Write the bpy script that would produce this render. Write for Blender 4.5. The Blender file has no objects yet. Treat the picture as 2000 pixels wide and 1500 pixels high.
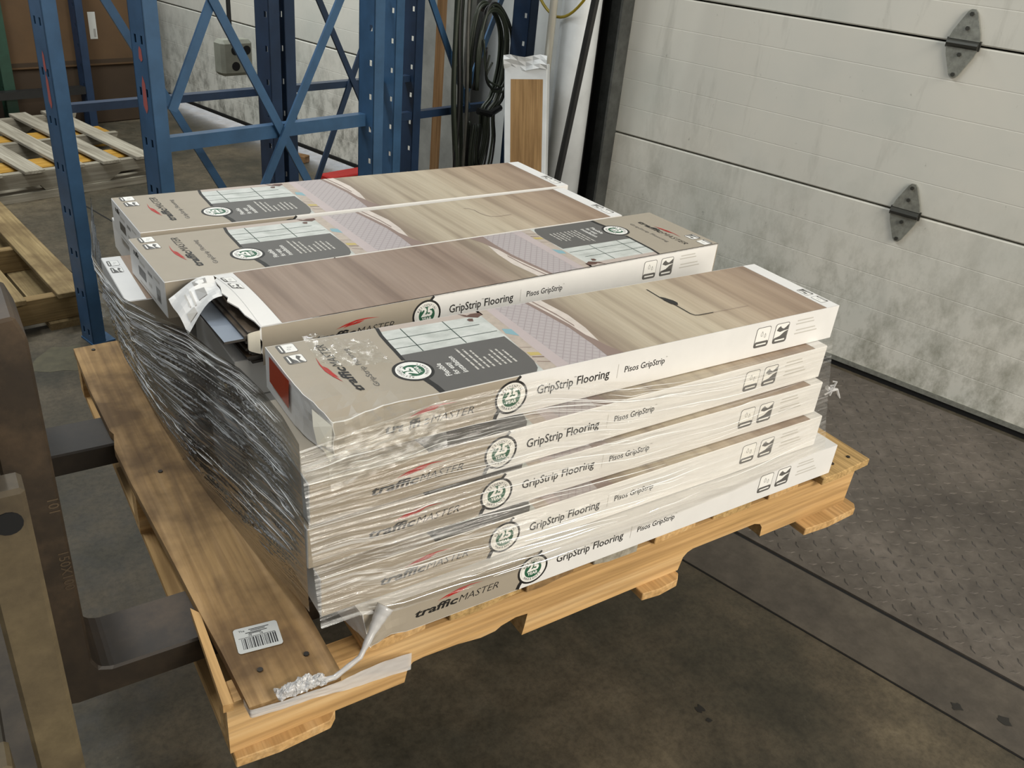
import bpy, bmesh, math, random
from mathutils import Vector, Matrix, noise

random.seed(7)
R = math.radians
scene = bpy.context.scene
C = scene.collection
ZO = 0.429                      # height of the pallet datum above the floor

# ------------------------------------------------------------------ camera
def make_camera():
    cam = bpy.data.cameras.new('camera')
    cam.sensor_fit = 'HORIZONTAL'; cam.sensor_width = 36.0
    cam.lens = 1694.77 / 2000 * 36.0
    cam.clip_start = 0.02; cam.clip_end = 100
    o = bpy.data.objects.new('camera', cam); C.objects.link(o)
    yaw, pitch, roll = 0.6240, 0.5041, -0.1068
    f = Vector((math.sin(yaw) * math.cos(pitch), math.cos(yaw) * math.cos(pitch), -math.sin(pitch)))
    r = f.cross(Vector((0, 0, 1))).normalized(); d = f.cross(r)
    c, s = math.cos(roll), math.sin(roll)
    r2 = c * r + s * d; d2 = -s * r + c * d
    m = Matrix((r2, -d2, -f)).transposed().to_4x4()
    m.translation = Vector((-0.1739, -0.7656, 0.961 + ZO))
    o.matrix_world = m
    scene.camera = o
make_camera()

# ------------------------------------------------------------------ light
scene.view_settings.view_transform = 'Standard'
scene.view_settings.look = 'None'
scene.view_settings.gamma = 1.0
scene.view_settings.exposure = 0.30
scene.view_settings.use_curve_mapping = False

world = bpy.data.worlds.new('world'); scene.world = world; world.use_nodes = True
bg = world.node_tree.nodes['Background']
bg.inputs[0].default_value = (0.82, 0.85, 0.86, 1); bg.inputs[1].default_value = 0.27

def area(name, loc, target, size, power, col):
    l = bpy.data.lights.new(name, 'AREA'); l.shape = 'RECTANGLE'
    l.size, l.size_y = size; l.energy = power; l.color = col
    o = bpy.data.objects.new(name, l); C.objects.link(o); o.location = loc
    o.rotation_euler = (Vector(target) - Vector(loc)).to_track_quat('-Z', 'Y').to_euler()
    return o
# bright opening on the near side of the hall, unseen added lamps, daylight below the far dock door
area('hall_opening_light', (1.6, -4.6, 2.3), (0.9, 0.5, 0.7), (3.6, 2.4), 150, (1.0, 0.93, 0.82))
area('side_glint_light', (-0.9, 2.0, 4.0), (-0.9, 2.0, 0), (0.22, 2.4), 65, (0.92, 0.97, 1.0))  # unseen lamp added overhead so the side film catches glints
area('far_door_fill_light', (0.3, 3.4, 3.6), (1.9, 4.2, 0.3), (0.3, 2.4), 80, (0.97, 1.0, 0.98))  # unseen lamp added and tilted to brighten the far dock door
area('front_glint_light', (2.3, -3.4, 3.5), (1.6, -0.6, 0.3), (2.4, 0.22), 90, (1.0, 0.95, 0.86))  # unseen lamp added to draw bright streaks on the front film

# building axes: U runs into the door wall, V along it
UX, UY = 0.96466786, 0.26346899
BA = math.atan2(UY, UX)
def W(u, v, z=0.0):
    return Vector((u * UX - v * UY, u * UY + v * UX, z))
WALL = 2.654
area('daylight_outside', W(3.15, 3.9, 0.35), W(2.5, 3.9, 0.0), (4.0, 0.5), 38, (0.86, 0.92, 1.0))

# ------------------------------------------------------------------ materials
def lin(h):
    h = h.lstrip('#'); o = []
    for i in (0, 2, 4):
        c = int(h[i:i + 2], 16) / 255
        o.append(c / 12.92 if c <= 0.04045 else ((c + 0.055) / 1.055) ** 2.4)
    return (*o, 1)
MATS = {}
def nodes_of(name):
    m = bpy.data.materials.new(name); m.use_nodes = True
    nt = m.node_tree; b = nt.nodes['Principled BSDF']
    MATS[name] = m
    return m, nt, b
def mapped(nt, scale, coord='Object', rand=True, rot=(0, 0, 0)):
    tc = nt.nodes.new('ShaderNodeTexCoord'); mp = nt.nodes.new('ShaderNodeMapping')
    mp.inputs['Scale'].default_value = scale; mp.inputs['Rotation'].default_value = rot
    nt.links.new(tc.outputs[coord], mp.inputs['Vector'])
    if rand:
        oi = nt.nodes.new('ShaderNodeObjectInfo'); ml = nt.nodes.new('ShaderNodeMath'); ml.operation = 'MULTIPLY'
        ml.inputs[1].default_value = 37.0
        nt.links.new(oi.outputs['Random'], ml.inputs[0])
        cb = nt.nodes.new('ShaderNodeCombineXYZ')
        for i in range(3): nt.links.new(ml.outputs[0], cb.inputs[i])
        nt.links.new(cb.outputs[0], mp.inputs['Location'])
    return mp.outputs[0]
def noise_tex(nt, vec, detail=6, rough=0.6, scale=1.0, dist=0.0):
    n = nt.nodes.new('ShaderNodeTexNoise'); n.inputs['Scale'].default_value = scale
    n.inputs['Detail'].default_value = detail; n.inputs['Roughness'].default_value = rough
    n.inputs['Distortion'].default_value = dist
    nt.links.new(vec, n.inputs['Vector']); return n.outputs['Fac']
def ramp(nt, fac, stops):
    r = nt.nodes.new('ShaderNodeValToRGB'); e = r.color_ramp.elements
    while len(e) < len(stops): e.new(0.5)
    for i, (p, c) in enumerate(stops):
        e[i].position = p; e[i].color = lin(c) if isinstance(c, str) else c
    nt.links.new(fac, r.inputs[0]); return r.outputs[0]
def mix(nt, fac, a, b, mode='MIX'):
    m = nt.nodes.new('ShaderNodeMix'); m.data_type = 'RGBA'; m.blend_type = mode
    if isinstance(fac, float): m.inputs[0].default_value = fac
    else: nt.links.new(fac, m.inputs[0])
    for i, x in ((6, a), (7, b)):
        if isinstance(x, str): m.inputs[i].default_value = lin(x)
        else: nt.links.new(x, m.inputs[i])
    return m.outputs[2]
def bump(nt, b, h, strength=0.3, dist=0.002):
    n = nt.nodes.new('ShaderNodeBump'); n.inputs['Strength'].default_value = strength
    n.inputs['Distance'].default_value = dist
    nt.links.new(h, n.inputs['Height']); nt.links.new(n.outputs[0], b.inputs['Normal'])
def plain(name, col, rough=0.6, metal=0.0, var=0.0, scale=20.0, spec=0.5):
    m, nt, b = nodes_of(name)
    b.inputs['Roughness'].default_value = rough; b.inputs['Metallic'].default_value = metal
    b.inputs['Specular IOR Level'].default_value = spec
    if var > 0:
        f = noise_tex(nt, mapped(nt, (scale,) * 3))
        c = lin(col)
        a = tuple(x * (1 - var) for x in c[:3]) + (1,); d = tuple(min(1, x * (1 + var)) for x in c[:3]) + (1,)
        nt.links.new(ramp(nt, f, [(0.3, a), (0.7, d)]), b.inputs['Base Color'])
    else:
        b.inputs['Base Color'].default_value = lin(col)
    return m
def wood(name, stops, axis, stretch=26.0, rough=0.75, stain=None, bmp=0.25):
    """board with grain along one axis and blotchy stains"""
    m, nt, b = nodes_of(name); b.inputs['Roughness'].default_value = rough
    b.inputs['Specular IOR Level'].default_value = 0.3
    sc = [stretch] * 3; sc[axis] = stretch / 14
    g = noise_tex(nt, mapped(nt, tuple(sc)), 8, 0.65, 1.0, 0.6)
    col = ramp(nt, g, stops)
    sc2 = [stretch * 5] * 3; sc2[axis] = stretch / 8
    g2 = noise_tex(nt, mapped(nt, tuple(sc2)), 3, 0.5)
    col = mix(nt, 0.35, col, ramp(nt, g2, [(0.35, '#7d6a52'), (0.60, '#ffffff')]), 'MULTIPLY')
    if stain:
        s = noise_tex(nt, mapped(nt, (4.5, 4.5, 4.5)), 5, 0.6)
        col = mix(nt, ramp(nt, s, [(0.46, '#000000'), (0.64, '#ffffff')]), col, mix(nt, 0.80, col, stain), 'MIX')
    nt.links.new(col, b.inputs['Base Color']); bump(nt, b, g2, bmp, 0.002)
    return m

OAK = [(0.25, '#a38150'), (0.5, '#c49d68'), (0.75, '#d4b484')]
wood('pallet_oak_x', OAK, 0); wood('pallet_oak_y', OAK, 1)
wood('pallet_deck_y', [(0.25, '#82684a'), (0.5, '#a68558'), (0.75, '#bd9c72')], 1, stain='#4a3724')
wood('pallet_end_y', [(0.3, '#8d7448'), (0.6, '#c2a06a'), (0.8, '#d2b683')], 1, 40)
wood('old_pallet_x', [(0.25, '#6d6759'), (0.55, '#8f897a'), (0.8, '#a8a293')], 0)
wood('old_pallet_y', [(0.25, '#7c7668'), (0.55, '#a09a8b'), (0.8, '#b9b3a4')], 1)
wood('worn_pallet_y', [(0.25, '#6b5a3c'), (0.5, '#8d7a55'), (0.8, '#a3906b')], 1, stain='#5c4a30')
wood('worn_pallet_x', [(0.25, '#5c4a30'), (0.5, '#7d6844'), (0.8, '#927c56')], 0)
wood('yellow_timber_x', [(0.25, '#8a6826'), (0.5, '#ab8232'), (0.8, '#bf9c5a')], 0)
wood('brown_timber', [(0.25, '#5a4226'), (0.5, '#745636'), (0.8, '#8a6c4a')], 2)

plain('card_white', '#dcdad6', 0.45, var=0.03)
plain('card_end', '#c9cad0', 0.5, var=0.05)
plain('card_core', '#e2dccb', 0.8)
plain('card_inside', '#a08b66', 0.85, var=0.1)
plain('card_taupe', '#9e9484', 0.42, var=0.03)
plain('ink_black', '#1c1a18', 0.5)
plain('ink_dark', '#5a5855', 0.45, var=0.04)
plain('ink_grey', '#8c8a86', 0.5)
plain('ink_pale', '#bdb9b1', 0.5)
plain('ink_white', '#e6e4de', 0.5)
plain('ink_red', '#a8261f', 0.5)
plain('ink_green', '#23573d', 0.5)
plain('ink_teal', '#7fa3ab', 0.5)
plain('ink_yellow', '#b7a463', 0.5)
plain('ink_brown', '#5b4036', 0.5)
plain('ink_shade', '#86736a', 0.5)
plain('print_wall', '#b3a69c', 0.42)
plain('print_band', '#b5a8a6', 0.42, var=0.04)
plain('print_drape', '#cbc0b6', 0.42, var=0.1, scale=60)
plain('print_stand', '#b0a396', 0.42, var=0.12, scale=90)
plain('red_label', '#a63a1c', 0.35, var=0.06)
plain('mullion_ink', '#33443c', 0.5)

def window_mat():
    m, nt, b = nodes_of('print_window'); b.inputs['Roughness'].default_value = 0.42
    f = noise_tex(nt, mapped(nt, (30, 50, 30), rand=False), 4, 0.6)
    nt.links.new(ramp(nt, f, [(0.3, '#adb0aa'), (0.5, '#bfc2bc'), (0.7, '#cccdc8')]), b.inputs['Base Color'])
window_mat()
def quilt_mat():
    m, nt, b = nodes_of('print_quilt'); b.inputs['Roughness'].default_value = 0.42
    vec = mapped(nt, (1, 1, 1), rand=False, rot=(0, 0, R(38)))
    w1 = nt.nodes.new('ShaderNodeTexWave'); w1.inputs['Scale'].default_value = 30; nt.links.new(vec, w1.inputs[0])
    w2 = nt.nodes.new('ShaderNodeTexWave'); w2.inputs['Scale'].default_value = 30; w2.bands_direction = 'Y'; nt.links.new(vec, w2.inputs[0])
    mx = nt.nodes.new('ShaderNodeMath'); mx.operation = 'MAXIMUM'
    nt.links.new(w1.outputs['Fac'], mx.inputs[0]); nt.links.new(w2.outputs['Fac'], mx.inputs[1])
    nt.links.new(ramp(nt, mx.outputs[0], [(0.0, '#ada5a4'), (0.94, '#aaa1a0'), (1.0, '#968b8b')]), b.inputs['Base Color'])
quilt_mat()
def floor_print_mat():
    m, nt, b = nodes_of('print_floor'); b.inputs['Roughness'].default_value = 0.40
    tc = nt.nodes.new('ShaderNodeTexCoord'); sp = nt.nodes.new('ShaderNodeSeparateXYZ'); nt.links.new(tc.outputs['Object'], sp.inputs[0])
    mp = nt.nodes.new('ShaderNodeMapRange'); mp.inputs[1].default_value = 0.42; mp.inputs[2].default_value = 0.92
    nt.links.new(sp.outputs['X'], mp.inputs[0])
    base = ramp(nt, mp.outputs[0], [(0.0, '#98867a'), (0.14, '#b3a896'), (0.45, '#c0b5a1'), (0.75, '#b09d89'), (1.0, '#978271')])
    vec = mapped(nt, (34, 1.6, 1), rand=False, rot=(0, 0, R(9)))
    g = noise_tex(nt, vec, 2, 0.45)
    col = mix(nt, 0.55, base, ramp(nt, g, [(0.34, '#a3917f'), (0.5, '#e9e2d6'), (0.66, '#fffdf6')]), 'MULTIPLY')
    g2 = noise_tex(nt, mapped(nt, (160, 7, 1), rand=False, rot=(0, 0, R(9))), 3, 0.6)
    col = mix(nt, 0.18, col, ramp(nt, g2, [(0.35, '#8f7c6a'), (0.65, '#fffaf0')]), 'MULTIPLY')
    nt.links.new(col, b.inputs['Base Color'])
floor_print_mat()

def film_mat(name, haze, lo, hi, tint, sx, sy, gl=0.2, refl=0.01, fres=0.22, dens=0.5, near=0.0):
    """stretch film: clear shiny sheet whose bunched folds turn milky"""
    m, nt, b = nodes_of(name); nt.nodes.remove(b)
    out = nt.nodes['Material Output']
    uvn = nt.nodes.new('ShaderNodeUVMap'); mp = nt.nodes.new('ShaderNodeMapping')
    nt.links.new(uvn.outputs[0], mp.inputs[0]); mp.inputs['Scale'].default_value = (sx, sy, 1)
    n1 = noise_tex(nt, mp.outputs[0], 5, 0.62, 1.0, 0.35)
    mp2 = nt.nodes.new('ShaderNodeMapping'); nt.links.new(uvn.outputs[0], mp2.inputs[0])
    mp2.inputs['Scale'].default_value = (4.0, 14, 1)
    n2 = noise_tex(nt, mp2.outputs[0], 3, 0.5)
    m1 = ramp(nt, n1, [(lo, '#000000'), (hi, '#ffffff')])
    m2 = ramp(nt, n2, [(0.36, (0.12, 0.12, 0.12, 1)), (0.60, (1, 1, 1, 1))])
    mm = mix(nt, 1.0, m1, m2, 'MULTIPLY')
    if near > 0:        # more layers of film near the corner where the wrap was started
        sx_ = nt.nodes.new('ShaderNodeSeparateXYZ'); nt.links.new(uvn.outputs[0], sx_.inputs[0])
        mr = nt.nodes.new('ShaderNodeMapRange'); mr.inputs[1].default_value = 0.10; mr.inputs[2].default_value = 0.55
        mr.inputs[3].default_value = 1.0; mr.inputs[4].default_value = near; nt.links.new(sx_.outputs[0], mr.inputs[0])
        mm = mix(nt, 1.0, mm, mr.outputs[0], 'MULTIPLY')
    fac = nt.nodes.new('ShaderNodeMath'); fac.operation = 'MULTIPLY_ADD'
    nt.links.new(mm, fac.inputs[0]); fac.inputs[1].default_value = dens; fac.inputs[2].default_value = haze
    bp = nt.nodes.new('ShaderNodeBump'); bp.inputs['Strength'].default_value = 0.6; bp.inputs['Distance'].default_value = 0.002
    nt.links.new(n1, bp.inputs['Height'])
    lw = nt.nodes.new('ShaderNodeLayerWeight'); lw.inputs[0].default_value = 0.35; nt.links.new(bp.outputs[0], lw.inputs['Normal'])
    rf = nt.nodes.new('ShaderNodeMath'); rf.operation = 'MULTIPLY_ADD'; nt.links.new(lw.outputs['Fresnel'], rf.inputs[0])
    rf.inputs[1].default_value = fres; rf.inputs[2].default_value = refl; rf.use_clamp = True
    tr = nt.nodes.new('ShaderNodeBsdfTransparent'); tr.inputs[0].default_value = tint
    gs = nt.nodes.new('ShaderNodeBsdfGlossy'); gs.inputs['Roughness'].default_value = gl; gs.inputs[0].default_value = (1, 1, 1, 1)
    df = nt.nodes.new('ShaderNodeBsdfDiffuse'); df.inputs[0].default_value = (0.86, 0.86, 0.84, 1)
    nt.links.new(bp.outputs[0], gs.inputs['Normal'])
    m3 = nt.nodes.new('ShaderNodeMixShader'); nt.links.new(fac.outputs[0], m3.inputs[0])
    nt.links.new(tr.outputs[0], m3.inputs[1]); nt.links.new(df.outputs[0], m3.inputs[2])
    m4 = nt.nodes.new('ShaderNodeMixShader'); nt.links.new(rf.outputs[0], m4.inputs[0])
    nt.links.new(m3.outputs[0], m4.inputs[1]); nt.links.new(gs.outputs[0], m4.inputs[2])
    nt.links.new(m4.outputs[0], out.inputs['Surface'])
film_mat('film_front', 0.03, 0.49, 0.63, (0.98, 0.97, 0.95, 1), 3.2, 170, 0.08, 0.015, 0.55, 0.46, 0.45)
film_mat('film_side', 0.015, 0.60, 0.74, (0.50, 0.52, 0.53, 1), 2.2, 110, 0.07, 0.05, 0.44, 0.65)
film_mat('film_loose', 0.012, 0.60, 0.80, (0.97, 0.97, 0.95, 1), 40, 60, 0.12, 0.008, 0.12, 0.3)
film_mat('film_crumple', 0.06, 0.52, 0.74, (0.97, 0.97, 0.95, 1), 40, 60, 0.15, 0.02, 0.25)
def fold_mat(name, alpha, col, rough=0.2):
    m, nt, b = nodes_of(name)
    b.inputs['Base Color'].default_value = col; b.inputs['Roughness'].default_value = rough; b.inputs['Specular IOR Level'].default_value = 0.9
    b.inputs['Alpha'].default_value = alpha
fold_mat('film_fold', 0.70, (0.92, 0.92, 0.90, 1), 0.08); fold_mat('film_rope', 0.72, (0.62, 0.61, 0.60, 1))

def concrete():
    m, nt, b = nodes_of('concrete')
    f = noise_tex(nt, mapped(nt, (2.2, 2.2, 2.2), rand=False), 10, 0.65)
    f2 = noise_tex(nt, mapped(nt, (16, 16, 16), rand=False), 6, 0.7)
    col = ramp(nt, f, [(0.28, '#2c2a22'), (0.43, '#433f34'), (0.57, '#585042'), (0.72, '#716754')])
    col = mix(nt, 0.5, col, ramp(nt, f2, [(0.35, '#9a968c'), (0.55, '#e8e4dc'), (0.72, '#ffffff')]), 'MULTIPLY')
    sc = noise_tex(nt, mapped(nt, (9, 9, 9), rand=False), 5, 0.75, 1.0, 2.0)
    col = mix(nt, ramp(nt, sc, [(0.66, '#000000'), (0.74, '#777777')]), col, '#8d887c')
    nt.links.new(col, b.inputs['Base Color'])
    fine = noise_tex(nt, mapped(nt, (75, 75, 75), rand=False), 5, 0.75)
    col = mix(nt, 0.45, col, ramp(nt, fine, [(0.36, '#8f8b80'), (0.56, '#f2efe8'), (0.70, '#ffffff')]), 'MULTIPLY')
    nt.links.new(col, b.inputs['Base Color']); b.inputs['Specular IOR Level'].default_value = 0.35
    nt.links.new(ramp(nt, f2, [(0.3, (0.55,) * 3 + (1,)), (0.7, (0.75,) * 3 + (1,))]), b.inputs['Roughness'])
    bump(nt, b, f2, 0.15, 0.003)
concrete()
def steel_plate(name, stops, rough, metal=0.35):
    m, nt, b = nodes_of(name)
    f = noise_tex(nt, mapped(nt, (3, 3, 3)), 9, 0.68)
    g = noise_tex(nt, mapped(nt, (24, 24, 24)), 5, 0.7)
    col = mix(nt, 0.4, ramp(nt, f, stops), ramp(nt, g, [(0.35, '#8a857c'), (0.65, '#ffffff')]), 'MULTIPLY')
    nt.links.new(col, b.inputs['Base Color']); b.inputs['Roughness'].default_value = rough
    b.inputs['Metallic'].default_value = metal; bump(nt, b, g, 0.12, 0.002)
steel_plate('leveler_steel', [(0.3, '#47413b'), (0.5, '#5b544c'), (0.72, '#70675e')], 0.68, 0.15)
steel_plate('curb_steel', [(0.3, '#3d3831'), (0.5, '#4f483f'), (0.75, '#625a4e')], 0.62, 0.1)
steel_plate('fork_steel', [(0.3, '#16110b'), (0.5, '#30261a'), (0.72, '#5c4a36')], 0.58, 0.1)
steel_plate('shank_steel', [(0.3, '#201a13'), (0.5, '#332a1e'), (0.75, '#4f4332')], 0.6)
steel_plate('carriage_steel', [(0.3, '#473d2e'), (0.5, '#62563f'), (0.75, '#7d7052')], 0.65, 0.1)
steel_plate('jamb_steel', [(0.3, '#3d3e3d'), (0.5, '#555754'), (0.75, '#6f716e')], 0.5)
steel_plate('stamp_steel', [(0.3, '#3c3124'), (0.6, '#5a4c3a'), (0.8, '#6b5c48')], 0.6)
plain('oil_black', '#1a1712', 0.6)
plain('stain_yellow', '#47422f', 0.7, var=0.25, scale=30)
plain('zinc', '#9a9b92', 0.38, 0.6, var=0.25, scale=60)
plain('bolt_steel', '#4a4a45', 0.4, 0.6)
plain('rubber_black', '#0f0f0f', 0.6)
plain('black_steel', '#171716', 0.5, var=0.3)
plain('gap_black', '#070707', 0.9)
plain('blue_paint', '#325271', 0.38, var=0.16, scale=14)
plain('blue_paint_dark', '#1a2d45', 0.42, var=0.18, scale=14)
plain('green_paint', '#1d3a2c', 0.5, var=0.2)
plain('red_paint', '#9a1410', 0.5, var=0.1)
plain('red_scrape', '#a0524c', 0.6)
plain('cable_green', '#2f352a', 0.45, var=0.2)
plain('cable_black', '#1a1a19', 0.45)
plain('cable_grey', '#57564f', 0.5, var=0.2)
plain('hose_yellow', '#8d7a1c', 0.4)
plain('conduit_steel', '#cdc9bb', 0.35, 0.5)
plain('bollard_white', '#c6c9c9', 0.45, var=0.1, scale=9)
plain('outlet_grey', '#77786c', 0.6, var=0.15)
plain('wall_white', '#c3c5c2', 0.7, var=0.12, scale=5)
plain('grey_post', '#7b7b75', 0.6, var=0.25, scale=8)
plain('carton_brown', '#4d3820', 0.8, var=0.14, scale=6)
plain('carton_brown_dark', '#332515', 0.85, var=0.14, scale=6)
plain('paper_label', '#b5b6b2', 0.6, var=0.03)
plain('plank_dark', '#4f4336', 0.4, var=0.2, scale=40)
plain('plank_back', '#7f8894', 0.5, var=0.06)
plain('plank_edge', '#3c3833', 0.6)

def door_mat(name, d_lo, d_hi, grime):
    m, nt, b = nodes_of(name); b.inputs['Roughness'].default_value = 0.42
    big = noise_tex(nt, mapped(nt, (1.4, 1.4, 1.4)), 5, 0.6)
    col = ramp(nt, big, [(0.3, '#bcbdb4'), (0.5, '#cac8be'), (0.72, '#d2cec2')])
    st = noise_tex(nt, mapped(nt, (9, 9, 1.6)), 7, 0.7, 1.0, 0.4)       # drips and rubs
    col = mix(nt, ramp(nt, st, [(0.58, '#000000'), (0.72, '#909090')]), col, '#7d7b70')
    sp = noise_tex(nt, mapped(nt, (42, 42, 30)), 4, 0.6)
    col = mix(nt, ramp(nt, sp, [(0.70, '#000000'), (0.78, '#b0b0b0')]), col, '#4c4b44')
    # scuffed dirt that gathers on the lowest panel, kicked up from the floor
    tc = nt.nodes.new('ShaderNodeTexCoord'); sx = nt.nodes.new('ShaderNodeSeparateXYZ'); nt.links.new(tc.outputs['Object'], sx.inputs[0])
    mr = nt.nodes.new('ShaderNodeMapRange'); mr.inputs[1].default_value = 0.75; mr.inputs[2].default_value = 0.0
    nt.links.new(sx.outputs['Z'], mr.inputs[0])
    d = noise_tex(nt, mapped(nt, (11, 11, 7)), 8, 0.75)
    ml = nt.nodes.new('ShaderNodeMath'); ml.operation = 'MULTIPLY'
    nt.links.new(mr.outputs[0], ml.inputs[0]); nt.links.new(ramp(nt, d, [(d_lo, '#000000'), (d_hi, '#f0f0f0')]), ml.inputs[1])
    col = mix(nt, ml.outputs[0], col, grime)
    nt.links.new(col, b.inputs['Base Color']); bump(nt, b, sp, 0.08, 0.002)
door_mat('door_paint', 0.44, 0.70, '#6b6a58'); door_mat('door_paint_mouldy', 0.45, 0.62, '#45443a')

# ------------------------------------------------------------------ mesh helpers
class MB:
    def __init__(s): s.v = []; s.f = []; s.m = []; s.uv = None
    def add(s, vs, fs, mi=0):
        k = len(s.v); s.v += [tuple(v) for v in vs]
        for f in fs: s.f.append(tuple(i + k for i in f)); s.m.append(mi)
    def box(s, x0, x1, y0, y1, z0, z1, mi=0, jit=0.0):
        vs = [(x, y, z) for z in (z0, z1) for y in (y0, y1) for x in (x0, x1)]
        if jit: vs = [tuple(c + random.uniform(-jit, jit) for c in v) for v in vs]
        s.add(vs, [(0, 2, 3, 1), (4, 5, 7, 6), (0, 1, 5, 4), (2, 6, 7, 3), (0, 4, 6, 2), (1, 3, 7, 5)], mi)
    def obox(s, c, ax, ay, az, mi=0):
        """oriented box: centre and three half-axis vectors"""
        c, ax, ay, az = map(Vector, (c, ax, ay, az))
        vs = [c + i * ax + j * ay + k * az for k in (-1, 1) for j in (-1, 1) for i in (-1, 1)]
        s.add(vs, [(0, 2, 3, 1), (4, 5, 7, 6), (0, 1, 5, 4), (2, 6, 7, 3), (0, 4, 6, 2), (1, 3, 7, 5)], mi)
    def bar(s, a, b, w, d, up=(0, 0, 1), mi=0):
        """flat bar from a to b; w across in the plane of up, d the thickness"""
        a, b = Vector(a), Vector(b); ax = (b - a); L = ax.length; ax.normalize()
        n = ax.cross(Vector(up)).normalized(); q = n.cross(ax).normalized()
        s.obox((a + b) / 2, ax * L / 2, n * d / 2, q * w / 2, mi)
    def poly(s, pts, mi=0): s.add(pts, [tuple(range(len(pts)))], mi)
    def prism(s, pts, off, mi=0, mcap=None):
        """extrude a planar outline (list of 3d points) by the vector off"""
        n = len(pts); off = Vector(off); a = [Vector(p) for p in pts]
        s.add(a + [p + off for p in a], [tuple(range(n))[::-1], tuple(range(n, 2 * n))], mi if mcap is None else mcap)
        k = len(s.v) - 2 * n
        for i in range(n):
            j = (i + 1) % n; s.f.append((k + i, k + j, k + n + j, k + n + i)); s.m.append(mi)
    def tube(s, pts, r, seg=8, mi=0, cap=True, rad=None):
        pts = [Vector(p) for p in pts]; n = len(pts); k = len(s.v); prev = None
        for i, p in enumerate(pts):
            t = (pts[min(i + 1, n - 1)] - pts[max(i - 1, 0)]).normalized()
            if prev is None:
                a = t.cross(Vector((0, 0, 1)));
                if a.length < 1e-3: a = t.cross(Vector((1, 0, 0)))
                a.normalize()
            else:
                a = (prev - t * prev.dot(t)); a.normalize()
            prev = a; b = t.cross(a); rr = rad[i] if rad else r
            for q in range(seg):
                an = 2 * math.pi * q / seg
                s.v.append(tuple(p + (a * math.cos(an) + b * math.sin(an)) * rr))
        for i in range(n - 1):
            for q in range(seg):
                q2 = (q + 1) % seg
                s.f.append((k + i * seg + q, k + i * seg + q2, k + (i + 1) * seg + q2, k + (i + 1) * seg + q)); s.m.append(mi)
        if cap:
            s.f.append(tuple(k + q for q in range(seg))[::-1]); s.m.append(mi)
            s.f.append(tuple(k + (n - 1) * seg + q for q in range(seg))); s.m.append(mi)
    def disc(s, c, x, y, r, seg=32, mi=0, r0=None):
        c, x, y = Vector(c), Vector(x), Vector(y)
        P = lambda rr, i: c + x * rr * math.cos(2 * math.pi * i / seg) + y * rr * math.sin(2 * math.pi * i / seg)
        if r0 is None: s.poly([P(r, i) for i in range(seg)], mi)
        else:
            for i in range(seg): s.poly([P(r0, i), P(r, i), P(r, i + 1), P(r0, i + 1)], mi)
    def text(s, body, org, x, y, height=None, width=None, mi=0, bold=0.0, shear=0.0, center=False):
        """flat lettering: org = start of the base line, x = reading direction, y = up"""
        vs, fs, w, h = text_mesh(body, bold, shear)
        x, y, org = Vector(x), Vector(y), Vector(org)
        ky = (height / 0.7) if height else width / w
        kx = (width / w) if width else ky
        ox = -w * kx / 2 if center else 0
        s.add([org + x * (a * kx + ox) + y * (b * ky) for a, b in vs], fs, mi)
    def build(s, name, mats, parent=None, smooth=False, loc=None, rot=None, bevel=0.0, dissolve=False):
        me = bpy.data.meshes.new(name); me.from_pydata(s.v, [], s.f)
        for m in (mats if isinstance(mats, (list, tuple)) else [mats]): me.materials.append(MATS[m])
        me.polygons.foreach_set('material_index', s.m)
        if s.uv:
            ul = me.uv_layers.new(name='UVMap')
            for p in me.polygons:
                for li in p.loop_indices: ul.data[li].uv = s.uv[me.loops[li].vertex_index]
        if bevel > 0:
            bm = bmesh.new(); bm.from_mesh(me)
            bmesh.ops.bevel(bm, geom=list(bm.edges), offset=bevel, segments=1, affect='EDGES', clamp_overlap=True)
            bm.to_mesh(me); bm.free()
        if smooth: me.polygons.foreach_set('use_smooth', [True] * len(me.polygons))
        me.update()
        o = bpy.data.objects.new(name, me); C.objects.link(o)
        if parent: o.parent = parent
        if loc is not None: o.location = loc
        if rot is not None: o.rotation_euler = rot
        return o
_txt = {}
def text_mesh(body, bold, shear):
    k = (body, bold, shear)
    if k not in _txt:
        cu = bpy.data.curves.new('lettering', 'FONT'); cu.body = body; cu.size = 1.0; cu.resolution_u = 2
        cu.offset = bold; cu.shear = shear; cu.fill_mode = 'FRONT'
        o = bpy.data.objects.new('lettering', cu); C.objects.link(o)
        dg = bpy.context.evaluated_depsgraph_get(); me = o.evaluated_get(dg).to_mesh()
        vs = [(v.co.x, v.co.y) for v in me.vertices]; fs = [tuple(p.vertices) for p in me.polygons]
        o.evaluated_get(dg).to_mesh_clear(); bpy.data.objects.remove(o); bpy.data.curves.remove(cu)
        x0 = min(v[0] for v in vs); vs = [(a - x0, b) for a, b in vs]
        _txt[k] = (vs, fs, max(v[0] for v in vs), max(v[1] for v in vs))
    return _txt[k]
def tag(o, label=None, cat=None, group=None, kind=None):
    if label: o['label'] = label
    if cat: o['category'] = cat
    if group: o['group'] = group
    if kind: o['kind'] = kind
    return o
def thing(name, label, cat, loc=(0, 0, 0), rz=0.0, group=None, rot=None):
    o = bpy.data.objects.new(name, None); C.objects.link(o); o.empty_display_size = 0.05
    o.location = loc; o.rotation_euler = rot if rot else (0, 0, rz)
    return tag(o, label, cat, group)
def copy_part(o, parent):
    c = o.copy(); C.objects.link(c); c.parent = parent
    for ch in o.children: copy_part(ch, c)
    return c

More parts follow.
